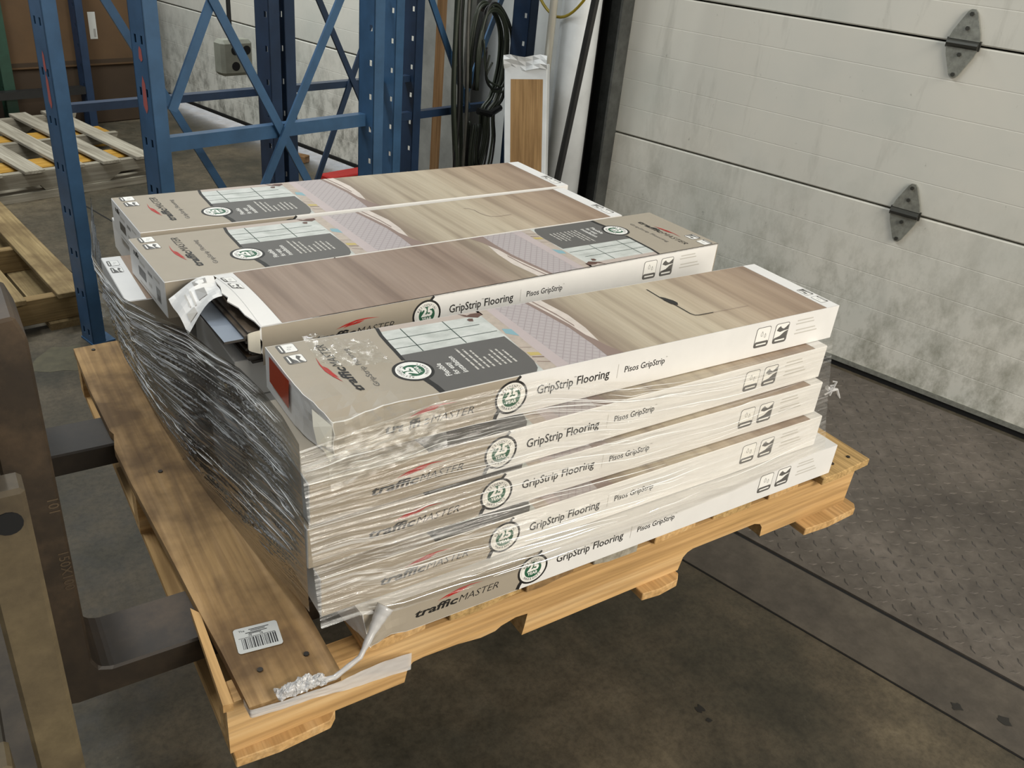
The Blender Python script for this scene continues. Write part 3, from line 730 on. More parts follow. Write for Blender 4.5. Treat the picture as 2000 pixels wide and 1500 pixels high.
def s_panel(F):
    e = 0.0008
    F.poly([(e, e), (0.248, e), (0.262, 0.020), (0.272, 0.036), (0.2845, BH - e), (e, BH - e)], 7, 0)
    F.line([(0.248, e), (0.2505, 0.008), (0.258, 0.020)], 0.0065, 0, 1); F.line([(0.274, 0.050), (0.2845, BH - e)], 0.0045, 0, 1)
def s_badge(F): F.disc(0.272, 0.0305, 0.0262, 0, 2); badge(F, 0.272, 0.0305, 0.0255, 0, 3)
def s_brand(F): logo(F, 0.081, 0.0195, (1, 0), (0, 1), 0, 1, 0.134); swoosh(F, 0.116, 0.0355, (1, 0), (0, 1), 0.072, 1)
def s_product(F):
    F.text('GripStrip', 0.3145, 0.0258, (1, 0), (0, 1), 0, 1, height=0.0140, width=0.062, bold=.010)
    F.text('Flooring', 0.3835, 0.0258, (1, 0), (0, 1), 0, 1, height=0.0140, width=0.059, bold=.010)
    F.text('TM', 0.3772, 0.0385, (1, 0), (0, 1), 5, 1, height=0.0022); F.rect(0.4575, 0.4581, 0.021, 0.044, 6, 1)
def s_product2(F):
    F.text('Pisos', 0.4710, 0.0278, (1, 0), (0, 1), 0, 1, height=0.0104, width=0.0265, bold=.006); F.text('GripStrip', 0.5020, 0.0278, (1, 0), (0, 1), 0, 1, height=0.0104, width=0.0475, bold=.006)
    F.text('TM', 0.5502, 0.0375, (1, 0), (0, 1), 5, 1, height=0.0018)
def s_small(F):
    for h, a, b in ((0.0485, .843, .882), (0.0425, .841, .886), (0.0305, .845, .893), (0.0240, .843, .899)): F.rect(a, b, h, h + 0.0022, 6, 1)
def e_print():
    m = MB(); F = Flat(m, lambda a, b, l: Vector((-0.0002 - 0.0001 * l, a, b)))
    # seen from the left: reading direction runs towards -y
    F.text('traffic', 0.176, 0.046, (-1, 0), (0, 1), 0, 0, height=0.0095, bold=.03, shear=.2)
    F.rect(0.110, 0.152, 0.018, 0.034, 1, 0); F.rect(0.112, 0.142, 0.042, 0.047, 6, 0)
    F.rect(0.070, 0.095, 0.040, 0.046, 5, 0); F.rect(0.078, 0.096, 0.020, 0.026, 6, 0)
    F.rect(0.030, 0.052, 0.012, 0.036, 5, 0); F.rect(0.034, 0.048, 0.016, 0.024, 1, 1); F.rect(0.030, 0.060, 0.046, 0.050, 6, 0); F.rect(0.06, 0.15, 0.006, 0.009, 6, 0)
    return m
TOPP = [('top_picture', draw_top(), TOPM), ('top_brand_lettering', on_top(t_brand), LETM), ('top_product_lettering', on_top(t_product), LETM), ('top_badge', on_top(t_badge), LETM),
        ('panel_heading', on_top(t_head), LETM), ('panel_text', on_top(t_small), LETM)]
for kd in (0, 1):
    TOPP.append(('top_care_symbol', on_top(lambda F: symbol(F, lambda p, q: (0.0125 + q * .68, 0.2000 - (p + kd * 0.0446) * .74), kd, 0)), LETM))
    TOPP.append(('strip_care_symbol', on_top(lambda F: symbol(F, lambda p, q: (0.9405 - q * .52, 0.020 + (p + kd * 0.0446) * .74), kd, 0)), LETM))
SIDEP = [('side_panel', on_side(s_panel), LETM), ('side_badge', on_side(s_badge), LETM), ('side_brand_lettering', on_side(s_brand), LETM), ('side_product_lettering', on_side(s_product), LETM),
         ('side_spanish_lettering', on_side(s_product2), LETM), ('side_text', on_side(s_small), LETM)]
for kd in (0, 1): SIDEP.append(('side_care_symbol', on_side(lambda F: symbol(F, lambda p, q: (0.7455 + kd * 0.0446 + p, 0.0150 + q), kd, 1)), LETM))
ENDP = [('end_print', e_print(), LETM)]
def draw_body():
    m = MB(); m.box(0, BL, 0, BW, 0, BH, 0)
    return m
def flap_mark(rotated=False):
    m = MB(); F = Flat(m, lambda a, b, l: Vector((a, b, BH + 0.0010 + 0.0001 * l)))
    F.line([(0.6542, 0.176), (0.6535, 0.14), (0.658, 0.105), (0.6585, 0.070), (0.6615, 0.0625), (0.669, 0.060), (0.70, 0.0595)], 0.0022, 0, 0)
    F.line([(0.70, 0.0595), (0.78, 0.0585)], 0.0008, 1, 0)
    F.poly([(0.655, 0.142), (0.660, 0.136), (0.667, 0.122), (0.668, 0.112), (0.662, 0.104), (0.654, 0.112), (0.652, 0.128)], 0, 1)
    return m
proto = []
def make_parts():
    body = draw_body().build('carton', ['card_white'], bevel=0.0012)
    proto.append(('carton', 'body', body.data)); bpy.data.objects.remove(body)
    for kind, lst in (('top', TOPP), ('side', SIDEP), ('end', ENDP)):
        for n, mb, mats in lst:
            o = mb.build(n, mats); proto.append((n, kind, o.data)); bpy.data.objects.remove(o)
make_parts()
def place(data, name, parent, turned):
    o = bpy.data.objects.new(name, data); C.objects.link(o); o.parent = parent
    if name in ('panel_text', 'side_text', 'end_print'): o['kind'] = 'stuff'
    if turned: o.location = (BL, BW, 0); o.rotation_euler = (0, 0, math.pi)
    return o
def flooring_box(label, xr, yr, yaw, layer, turned=False, deform=None, kinds=('top', 'side', 'end')):
    """xr, yr: right front lower corner; origin of the thing is its left front lower corner"""
    loc = Vector((xr - BL * math.cos(yaw), yr - BL * math.sin(yaw), ZO + 0.0892 + PITCH * layer + 0.0002))
    t = thing('flooring_box', label, 'box', loc, yaw, 'flooring cartons on the raised pallet')
    if deform:
        ax = ((1, 0, 0), (0, 1, 0), (0, 0, 1))
        for kind, lst in (('body', [('carton', draw_body(), ['card_white'])]), ('top', TOPP), ('side', SIDEP)):
            if kind != 'body' and kind not in kinds: continue
            for nm, mb, mats in lst:
                b = bisected(mb, 0.0125, ax if kind != 'top' else ax[:2])
                b.v = [deform(Vector(v)) for v in b.v]; o = b.build(nm, mats, t)
                if nm in ('panel_text', 'side_text'): o['kind'] = 'stuff'
        return t
    for nm, kind, data in proto:
        if kind != 'body' and kind not in kinds and nm not in kinds: continue
        place(data, nm, t, turned and kind == 'top')
    return t

def crush_a5(v):
    k = max(0, 1 - v.x / 0.16) * max(0, 1 - v.y / 0.12)
    n = noise.noise_vector(Vector((v.x * 22, v.y * 22, v.z * 22)))
    n2 = noise.noise_vector(Vector((v.x * 60 + 4, v.y * 60, v.z * 60)))
    sag = 0.004 * math.sin(v.x * 5) * (1 - v.z / BH)
    p = v + Vector((0.018 * k * k, 0.008 * k * (v.z / BH), -0.013 * k * k * (v.z / BH))) + n * 0.006 * k + n2 * 0.003 * k
    return (p.x, p.y, max(p.z, min(v.z, 0.0)))
def crush_a1(v):
    k = max(0, 1 - v.x / 0.072) * max(0, 1 - v.y / 0.09) * (0.35 + 0.65 * max(0, 1 - v.z / BH))
    n = noise.noise_vector(Vector((v.x * 26 + 9, v.y * 26, v.z * 26))); n2 = noise.noise_vector(Vector((v.x * 70, v.y * 70 + 3, v.z * 70)))
    return tuple(v + Vector((0.010 * k, -0.004 * k, 0.010 * k * (1 - v.z / BH))) + n * 0.010 * k + n2 * 0.004 * k)

A = [(1.1178, -0.0078, -0.0019), (1.0727, 0.0107, 0.0010), (1.0657, 0.0250, -0.0084), (1.0705, 0.0403, 0.0043), (1.1000, 0.0605, -0.0110)]
NA = ['lowest flooring carton of the front stack, its corner crumpled on the pallet boards', 'second flooring carton up in the front stack, under stretch film', 'middle flooring carton of the five in the front stack', 'fourth flooring carton up in the front stack, directly under the carton with a red label', 'topmost flooring carton of the front stack, red label on its crushed end']
for k, (x, y, r) in enumerate(A):
    t = flooring_box(NA[k], x, y, r, k, deform={0: crush_a1, 4: crush_a5}.get(k), kinds=('side', 'top') if k == 4 else ('side', 'top_picture'))
    if k == 4:
        m = MB(); cn = [(-0.0010, 0.182, 0.020), (-0.0010, 0.108, 0.018), (-0.0010, 0.104, 0.0605), (-0.0010, 0.180, 0.0590)]
        nn = 6; q = [Vector(c) for c in cn]
        g = [[q[0].lerp(q[1], i / nn).lerp(q[3].lerp(q[2], i / nn), j / nn) for i in range(nn + 1)] for j in range(nn + 1)]
        m = MB()
        for j in range(nn):
            for i in range(nn): m.poly([Vector(crush_a5(p + Vector((0.001, 0, 0)))) - Vector((0.0022, 0, 0)) for p in (g[j][i], g[j][i + 1], g[j + 1][i + 1], g[j + 1][i])])
        tag(m.build('red_sticker', 'red_label', t), 'plain red sticker on the end of the carton')
        flap_mark().build('handle_cut', ['ink_black', 'ink_shade'], t)
        # torn liner hanging at the crushed corner
        m = MB(); m.poly([(0.006, 0.045, 0.050), (0.016, 0.004, 0.046), (0.012, -0.004, 0.022), (0.000, 0.012, 0.018), (0.001, 0.028, 0.035)]); m.poly([(0.004, 0.010, 0.016), (0.014, -0.006, 0.012), (0.010, -0.005, 0.001)])
        tag(m.build('torn_flap', 'card_core', t), 'torn white edge of the carton')
rows = {
    'B': [(1.085, 0.320, 0.010), (1.080, 0.330, -0.006), (1.090, 0.335, 0.008), (1.085, 0.372, 0.010)],
    'C': [(1.060, 0.545, 0.006), (1.055, 0.550, -0.004), (1.058, 0.556, 0.004), (0.992, 0.626, 0.0)],
    'D': [(1.052, 0.765, 0.003), (1.050, 0.770, 0.0), (1.050, 0.775, 0.004), (1.052, 0.838, 0.0)]}
nm = {'B': 'second row, behind the front stack', 'C': 'third row, behind the torn open carton', 'D': 'back row, nearest to the blue racks'}
lv = ['lowest flooring carton of the ', 'second flooring carton up in the ', 'middle flooring carton in the ', 'fourth flooring carton up in the ']
for rname, l in rows.items():
    for k, (x, y, r) in enumerate(l): flooring_box(lv[k] + nm[rname], x, y, r, k, turned=(rname == 'C' and k == 3), kinds=('top', 'side') if (rname == 'C' and k == 3) else ())
t = flooring_box('topmost flooring carton of the third row, intact, between torn open carton and back row', 1.0345, 0.5790, 0.0450, 4)
m = MB(); F = Flat(m, lambda a, b, l: Vector((a, b, BH + 0.0010)))
F.line([(0.640, 0.150), (0.650, 0.147), (0.656, 0.135), (0.656, 0.115), (0.660, 0.098), (0.668, 0.088), (0.684, 0.084), (0.715, 0.085)], 0.0012, 1, 0); m.build('handle_cut', ['ink_black', 'ink_shade'], t)
flooring_box('topmost flooring carton of the back row, farthest from the pallet front', 1.0499, 0.7961, 0.0352, 4)

def torn_box():
    yaw = 0.0420
    loc = Vector((1.1164 - BL * math.cos(yaw), 0.3740 - BL * math.sin(yaw), ZO + 0.0892 + PITCH * 4 + 0.0002))
    t = thing('flooring_box', 'torn open flooring carton with planks showing at its ripped end', 'box', loc, yaw, 'flooring cartons on the raised pallet')
    th = 0.002
    m = MB(); m.box(0.02, BL, 0, BW, 0, th, 1); m.box(BL - th, BL, 0, BW, 0, BH, 0); m.box(0.005, BL, BW - th, BW, 0, BH, 0)
    # front wall, ripped at the left
    m.prism([(0.004, 0, 0), (BL, 0, 0), (BL, 0, BH), (0.0, 0, BH), (-0.004, 0, 0.048), (0.003, 0, 0.036), (-0.002, 0, 0.022), (0.006, 0, 0.012)], (0, th, 0), 2)
    # lid with a ragged left edge
    lid = [(0.0, 0.0), (BL, 0), (BL, BW), (0.010, BW), (-0.006, 0.175), (-0.012, 0.13), (-0.020, 0.10), (-0.016, 0.085), (-0.022, 0.072), (-0.012, 0.055), (-0.010, 0.035), (-0.003, 0.018)]
    def lift(p):
        k = max(0.0, 1 - (p[0] + 0.02) / 0.10); return (p[0], p[1], BH - th + 0.016 * k * k * math.sin(math.pi * min(1, max(0, p[1] / BW))))
    ring = []
    for i in range(len(lid)):
        a, b = lid[i], lid[(i + 1) % len(lid)]
        n = max(1, int(math.hypot(b[0] - a[0], b[1] - a[1]) / 0.03))
        ring += [(a[0] + (b[0] - a[0]) * q / n, a[1] + (b[1] - a[1]) * q / n) for q in range(n)]
    L = MB(); L.prism([(a, b, BH - th) for a, b in ring], (0, 0, th), 0)
    L = bisected(L, 0.012, ((1, 0, 0), (0, 1, 0)), lo=-0.03, hi=0.12)
    L.v = [(x, y, z + lift((x, y))[2] - (BH - th)) for x, y, z in L.v]
    k = len(m.v); m.v += L.v; m.f += [tuple(i + k for i in f) for f in L.f]; m.m += [2] * len(L.f)
    m.build('carton', ['card_inside', 'card_inside', 'card_white'], t)
    def lifted(mb):
        b = MB(); b.v = [(BL - x, BW - y, z) for x, y, z in mb.v]; b.f = mb.f; b.m = mb.m
        b = bisected(b, 0.012, ((1, 0, 0), (0, 1, 0)), lo=-0.03, hi=0.12)
        b.v = [(x, y, z + lift((x, y))[2] - (BH - th) + 0.0003) for x, y, z in b.v]; return b
    for n_, mb_, ms_ in TOPP:
        o_ = lifted(mb_).build(n_, ms_, t)
        if n_ == 'panel_text': o_['kind'] = 'stuff'
    for n_, k_, d_ in proto:
        if k_ == 'side': place(d_, n_, t, False)
    # ragged white strip of the lid past the print
    # end flap folded out and up
    hinge0, hinge1 = Vector((-0.020, 0.098, BH + 0.012)), Vector((-0.004, 0.185, BH + 0.006))
    f = MB(); n = 8
    tip0, tip1 = Vector((-0.078, 0.082, BH - 0.030)), Vector((-0.078, 0.172, BH - 0.012))
    def FP(a, b): # a along hinge, b outward
        p = hinge0.lerp(hinge1, a).lerp(tip0.lerp(tip1, a), b)
        return p + Vector((0, 0, 0.010 * math.sin(math.pi * b) + 0.003 * math.sin(a * 7 + b * 5)))
    for i in range(n):
        for j in range(n): f.poly([FP(i / n, j / n), FP((i + 1) / n, j / n), FP((i + 1) / n, (j + 1) / n), FP(i / n, (j + 1) / n)], 0)
    F = Flat(f, lambda a, b, l: FP(a, b) + Vector((-0.0006, -0.0002, 0.0012 + 0.0002 * l)))
    F.rect(0.35, 0.62, 0.30, 0.52, 1, 0); F.rect(0.30, 0.66, 0.60, 0.64, 2, 0); F.rect(0.12, 0.30, 0.66, 0.86, 2, 0); F.rect(0.36, 0.7, 0.72, 0.75, 2, 0); F.rect(0.75, 0.9, 0.2, 0.5, 1, 0)
    tag(f.build('end_flap', ['card_white', 'ink_grey', 'ink_pale'], t), 'creased white end flap bent outwards')
    c = MB()
    for i in range(6):
        a0, a1 = i / 6, (i + 1) / 6
        P = lambda a, z: (-0.002 - 0.016 * math.sin(a * 2.4), -0.001 - 0.010 * (1 - math.cos(a * 2.4)) * .5 + 0.018 * a, z)
        c.poly([P(a0, 0.020 + 0.012 * a0), P(a1, 0.020 + 0.012 * a1), P(a1, BH - 0.004 - 0.010 * a1), P(a0, BH - 0.004 - 0.010 * a0)])
    tag(c.build('torn_flap', 'card_core', t), 'curled white torn strip of the carton')
    # loose planks inside
    base = None
    for k in range(12):
        m = MB(); hh = 0.0042
        m.box(0, 0.93, 0, 0.185, 0, hh - 0.0004, 0); top_i = 2 if k in (9,) else 1
        m.m[1] = top_i
        o = m.build('flooring_plank', ['plank_edge', 'plank_dark', 'plank_back'])
        dx = -0.012 - 0.004 * (k % 3) if k < 9 else (-0.050, -0.022, -0.016)[k - 9]
        dy = 0.008 + 0.002 * (k % 2)
        o.matrix_world = Matrix.Translation(loc + Vector((0, 0, 0))) @ Matrix.Rotation(yaw, 4, 'Z') @ Matrix.Translation((dx, dy, th + 0.0003 + k * hh))
        if k == 11: tag(o, 'dark wood grain flooring plank lying on top inside the torn open carton', 'plank', 'planks in the torn carton')
        elif k == 9: tag(o, 'grey backed flooring plank sticking out of the torn carton', 'plank', 'planks in the torn carton')
        elif k == 10: tag(o, 'flooring plank just under the top plank in the torn carton', 'plank', 'planks in the torn carton')
        else: tag(o, 'flooring plank deep in the stack inside the torn carton', 'plank', 'planks in the torn carton')
torn_box()

# carton of the same kind leaning by the wall
def leaning_box():
    t = thing('flooring_box', 'wrapped flooring carton standing upright against the white bollard', 'box', W(2.30, 1.345, 0.012), group=None)
    # local box axes: length up, width along +V, thickness towards the wall
    up = (W(0.06, 0.17, 1.0)).normalized(); vv = W(-0.50, 0.86, 0); vv = (vv - up * vv.dot(up)).normalized(); nn = up.cross(vv).normalized()
    t.rotation_euler = Matrix((up, vv, nn)).transposed().to_euler()
    b = MB(); b.box(0, 0.87, 0, 0.165, 0, BH, 0); b.build('carton', 'bollard_white', t, bevel=0.003)
    s = MB(); s.poly([(0.02, 0.016, BH + .0005), (0.815, 0.016, BH + .0005), (0.815, 0.140, BH + .0005), (0.02, 0.140, BH + .0005)]); s.build('wood_print', 'brown_wood_print', t)
    f = MB(); n = 6
    for i in range(n):
        for j in range(3):
            P = lambda a, q: (0.850 + 0.016 * q + 0.005 * math.sin(a * 9), a * 0.165, BH + 0.004 + 0.010 * math.sin(q * 1.2 + a * 6) + 0.004 * q)
            f.poly([P(i / n, j), P((i + 1) / n, j), P((i + 1) / n, j + 1), P(i / n, j + 1)])
    f.build('torn_flap', 'bollard_white', t)
wood('brown_wood_print', [(0.25, '#7a5e3d'), (0.5, '#94764f'), (0.8, '#a4865d')], 0, 30, 0.45, bmp=0.02)
leaning_box()

# ------------------------------------------------------------------ stretch film
def grid(fn, n, m, uvfn):
    g = MB(); g.uv = []
    for j in range(m + 1):
        for i in range(n + 1):
            a, b = i / n, j / m; g.v.append(tuple(fn(a, b))); g.uv.append(uvfn(a, b))
    for j in range(m):
        for i in range(n):
            k = j * (n + 1) + i; g.f.append((k, k + 1, k + n + 2, k + n + 1)); g.m.append(0)
    return g
def lerp_path(pts, a):
    x = a * (len(pts) - 1); i = min(int(x), len(pts) - 2); f = x - i
    f2 = f
    return Vector(pts[i]).lerp(Vector(pts[i + 1]), f2)
def piece(xs, ys, x):
    if x <= xs[0]: return ys[0]
    for i in range(len(xs) - 1):
        if x <= xs[i + 1]: return ys[i] + (ys[i + 1] - ys[i]) * (x - xs[i]) / (xs[i + 1] - xs[i])
    return ys[-1]
LZ = [0.1526 + ZO, 0.216 + ZO, 0.2794 + ZO, 0.3428 + ZO, 0.4062 + ZO]
LY = [-0.0078, 0.0107, 0.0250, 0.0400, 0.0570]
def front_y(z):
    return piece([LZ[0] - 0.2] + LZ, [-0.0078] + LY, z)
def front_top(x): return piece([0.12, 0.30, 0.47, 0.62, 0.80, 1.08], [0.385, 0.404, 0.402, 0.368, 0.352, 0.352], x) + ZO
def front_bot(x): return piece([0.12, 0.17, 0.22, 0.40, 0.60, 0.85, 1.08], [0.157, 0.156, 0.142, 0.132, 0.128, 0.136, 0.160], x) + ZO
def front_film(a, b):
    x = 0.119 + a * 0.956
    z = front_bot(x) + (front_top(x) - front_bot(x)) * b
    zz = z + 0.06 * (x - 0.5) * (0.30 + ZO - z) * 2
    dens = 0.10 + 0.9 * max(0, noise.noise(Vector((x * 5, z * 16, 8))) + 0.25) + 0.5 * max(0, 1 - x / 0.5)
    w = 0.0008 * noise.noise(Vector((x * 9 + 5, z * 45, 1)))
    w -= 0.0019 * dens * max(0, 1 - 5 * abs(noise.noise(Vector((x * 5, zz * 95, 3))))) + 0.0007 * dens * max(0, 1 - 5 * abs(noise.noise(Vector((x * 11 + 3, zz * 170, 6)))))
    c = max(0, 1 - abs(x - 0.25) / 0.14) * max(0, 1 - abs(z - ZO - 0.375) / 0.05)
    w += 0.004 * c * noise.noise(Vector((x * 60, z * 60, 7)))
    return Vector((x, front_y(z) - 0.0050 + w, z))
SY = [0.020, 0.08, 0.15, 0.22, 0.30, 0.40, 0.50, 0.62, 0.75, 0.83, 0.985]
SBX = [0.1175, 0.118, 0.117, 0.114, 0.108, 0.096, 0.088, 0.083, 0.080, 0.079, 0.078]
SBZ = [0.158, 0.140, 0.118, 0.105, 0.098, 0.093, 0.092, 0.092, 0.092, 0.092, 0.094]
STX = [0.117, 0.117, 0.113, 0.107, 0.100, 0.088, 0.066, 0.043, 0.036, 0.034, 0.068]
STZ = [0.400, 0.408, 0.412, 0.410, 0.394, 0.386, 0.370, 0.352, 0.351, 0.352, 0.412]
def side_bottom(a): y = 0.020 + 0.965 * a; return Vector((piece(SY, SBX, y), y, piece(SY, SBZ, y)))
def side_top(a): y = 0.020 + 0.965 * a; return Vector((piece(SY, STX, y), y + 0.018 * max(0, 1 - a * 6), piece(SY, STZ, y)))
def side_film(a, b):
    p = side_bottom(a).lerp(side_top(a), b) + Vector((0, 0, ZO))
    s = b + 0.25 * a
    w = 0.004 * noise.noise(Vector((a * 3, s * 18, 2)))
    w = abs(w) + 0.0040 * max(0, 1 - 6 * abs(noise.noise(Vector((a * 2.4, s * 24, 5))))) * (0.35 + 0.65 * b) + 0.0024 * max(0, 1 - 6 * abs(noise.noise(Vector((a * 5, s * 50, 7)))))
    edge = min(1, 8 * b * (1 - b)) * min(1, 10 * a + 0.1)
    return p + Vector((-abs(w) * edge - 0.001, 0, 0))
def film():
    t = thing('stretch_film', 'clear stretch film wrapped tight around the stacked flooring cartons', 'plastic film', (0.1, 0.0, ZO + 0.09))
    off = Vector((0.1, 0.0, ZO + 0.09))
    def bld(g, name, mat, **k):
        g.v = [tuple(Vector(v) - off) for v in g.v]; return g.build(name, mat, t, **k)
    g = grid(front_film, 170, 400, lambda a, b: (a * 0.956, b * 0.25 + 0.10 * (a - 0.3) * (0.25 - b * 0.25)))
    bld(g, 'front_film', 'film_front', smooth=True)
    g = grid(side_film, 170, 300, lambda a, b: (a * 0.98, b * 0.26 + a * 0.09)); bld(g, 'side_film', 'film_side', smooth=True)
    # shiny fold lines, real little ridges of bunched film
    f = MB(); rnd = random.Random(11)
    for k in range(90):
        x0 = rnd.uniform(0.122, 0.85) ** 1.0; L = rnd.uniform(0.04, 0.32); b0 = rnd.uniform(0.02, 0.97); sl = rnd.uniform(-0.16, 0.10); r = rnd.uniform(0.0003, 0.0009); n = 10; pts = []
        if x0 > 0.45 and rnd.random() < 0.45: continue
        for i in range(n + 1):
            x = min(1.06, x0 + L * i / n); b = b0 + sl * L * i / n + 0.004 * math.sin(i * 0.9 + k)
            z = front_bot(x) + (front_top(x) - front_bot(x)) * max(0.01, min(0.99, b)); pts.append((x, front_y(z) - 0.0062, z))
        f.tube(pts, r, 4, rad=[r * math.sin(math.pi * (0.06 + 0.88 * i / n)) for i in range(n + 1)])
    tag(bld(f, 'film_fold', 'film_fold'), kind='stuff')
    f = MB()
    for k in range(110):
        a0 = rnd.uniform(0.0, 0.75); L = rnd.uniform(0.04, 0.22); b0 = 1 - 0.75 * rnd.random() ** 1.6; sl = rnd.uniform(-0.05, 0.55); r = rnd.uniform(0.0003, 0.0010); n = 10; pts = []
        for i in range(n + 1):
            a = min(0.97, a0 + L * i / n); b = b0 - (0.40 - sl) * (L * i / n) * 0.6 + 0.25 * 0
            b = max(0.03, min(0.985, b)); p = side_film(a, b); pts.append(p + Vector((-0.0012, -0.0004, 0)))
        f.tube(pts, r, 4, rad=[r * math.sin(math.pi * (0.06 + 0.88 * i / n)) for i in range(n + 1)])
    tag(bld(f, 'film_fold', 'film_fold'), kind='stuff')
    # crumpled film over the corner of the top carton
    def crumple(a, b):
        x = 0.205 + 0.085 * a; y = 0.262 - 0.080 * b - 0.03 * a
        z = 0.4105 + ZO + 0.007 * abs(noise.noise(Vector((x * 35, y * 35, 2)))) + 0.004 * abs(noise.noise(Vector((x * 90, y * 90, 4)))) + 0.010 * max(0, 1 - math.hypot(a - 0.2, b) * 2.5)
        return Vector((x, y, z))
    g = grid(crumple, 40, 30, lambda a, b: (a * 0.13, b * 0.1)); bld(g, 'loose_film', 'film_loose', smooth=True)
    def crumple2(a, b):
        x = 0.150 + 0.16 * a; z = 0.405 - 0.075 * b * (1 - 0.25 * a) + ZO
        y = front_y(z) - 0.008 - 0.006 * abs(noise.noise(Vector((x * 45, z * 60, 9)))) + (0.018 * (1 - b) ** 6 if b < 0.12 else 0)
        return Vector((x, y, z))
    g = grid(crumple2, 50, 40, lambda a, b: (a * 0.13, b * 0.1)); bld(g, 'loose_film', 'film_crumple', smooth=True)
    # twisted tail, knot and band round the pallet corner
    def rope(pts, r, seg=9, wob=0.25, n=40):
        q = []; rad = []
        for i in range(n + 1):
            a = i / n; p = lerp_path(pts, a); q.append(p + Vector((0, 0, ZO)))
            rad.append(r(a) * (1 + wob * noise.noise(Vector((a * 18, 3, r(0) * 100)))))
        m = MB(); m.tube(q, 0.01, seg, rad=rad); return m
    g = rope([(0.205, -0.014, 0.158), (0.188, -0.022, 0.140), (0.160, -0.038, 0.112), (0.125, -0.040, 0.096), (0.100, -0.036, 0.0945), (0.080, -0.034, 0.095)], lambda a: 0.0035 + 0.009 * max(0, 0.35 - a) / 0.35 + 0.002 * max(0, a - 0.7))
    bld(g, 'film_tail', 'film_rope', smooth=True)
    def band(a, b):
        pts = [(0.016, -0.020, 0.0915), (0.018, -0.0385, 0.088), (0.060, -0.041, 0.085), (0.100, -0.0405, 0.082), (0.135, -0.038, 0.074), (0.165, -0.028, 0.062), (0.21, -0.014, 0.044), (0.253, -0.003, 0.026)]
        p = lerp_path(pts, a); w = 0.007 + 0.009 * min(1, max(0, (a - 0.45) / 0.4))
        return p + Vector((0, -0.0010 * noise.noise(Vector((a * 12, b * 9, 1))) - 0.001, (b - 0.5) * 2 * w * (1 if a > 0.12 else 0.8))) + Vector((0, 0, ZO))
    g = grid(band, 60, 10, lambda a, b: (a * 0.3, b * 0.03)); bld(g, 'film_band', 'film_rope', smooth=True)
    def knot(a, b):
        x = 0.052 + 0.060 * a; an = b * 5.2; r = 0.006 + 0.004 * math.sin(a * 3.14) + 0.006 * noise.noise(Vector((a * 9, b * 7, 4))) + 0.003 * noise.noise(Vector((a * 26, b * 20, 4)))
        return Vector((x + 0.006 * noise.noise(Vector((a * 8, b * 8, 9))), -0.035 + r * math.cos(an), 0.0955 + ZO + abs(r * math.sin(an))))
    kn = grid(knot, 50, 30, lambda a, b: (a * 0.06, b * 0.04)); bld(kn, 'film_knot', 'film_rope', smooth=False)
    sc = MB()
    pts = [(1.073, 0.02, 0.268), (1.083, 0.018, 0.262), (1.096, 0.014, 0.262), (1.103, 0.012, 0.250), (1.108, 0.011, 0.243)]
    sc.tube([Vector(p) + Vector((0, 0, ZO)) for p in pts], 0.0025, 6, rad=[0.004, 0.005, 0.0025, 0.002, 0.001])
    for k in range(4): sc.tube([Vector((1.070 + 0.004 * k, 0.018, 0.255 + 0.008 * k + ZO)), Vector((1.078 + 0.003 * k, 0.014, 0.262 + 0.006 * k + ZO)), Vector((1.082, 0.016, 0.270 - 0.006 * k + ZO))], 0.002, 5)
    bld(sc, 'film_scrap', 'film_rope')
film()
def film_by_post():
    def fn(a, b):
        p = Vector((0.19 + 0.05 * a, 2.205 + 0.01 * math.sin(a * 5), 0.125 - 0.11 * b))
        return p + Vector((0.012 * noise.noise(Vector((a * 5, b * 7, 1))), -0.025 * b - 0.02 * noise.noise(Vector((a * 6, b * 6, 4))), 0))
    g = grid(fn, 24, 24, lambda a, b: (a * .06, b * .1)); off = Vector((0.21, 2.2, 0.0))
    g.v = [tuple(Vector(v) - off) for v in g.v]
    tag(g.build('plastic_scrap', 'film_crumple', smooth=True, loc=off), 'crumpled scrap of clear film caught on the brown pallet by the rack post', 'plastic scrap')
film_by_post()

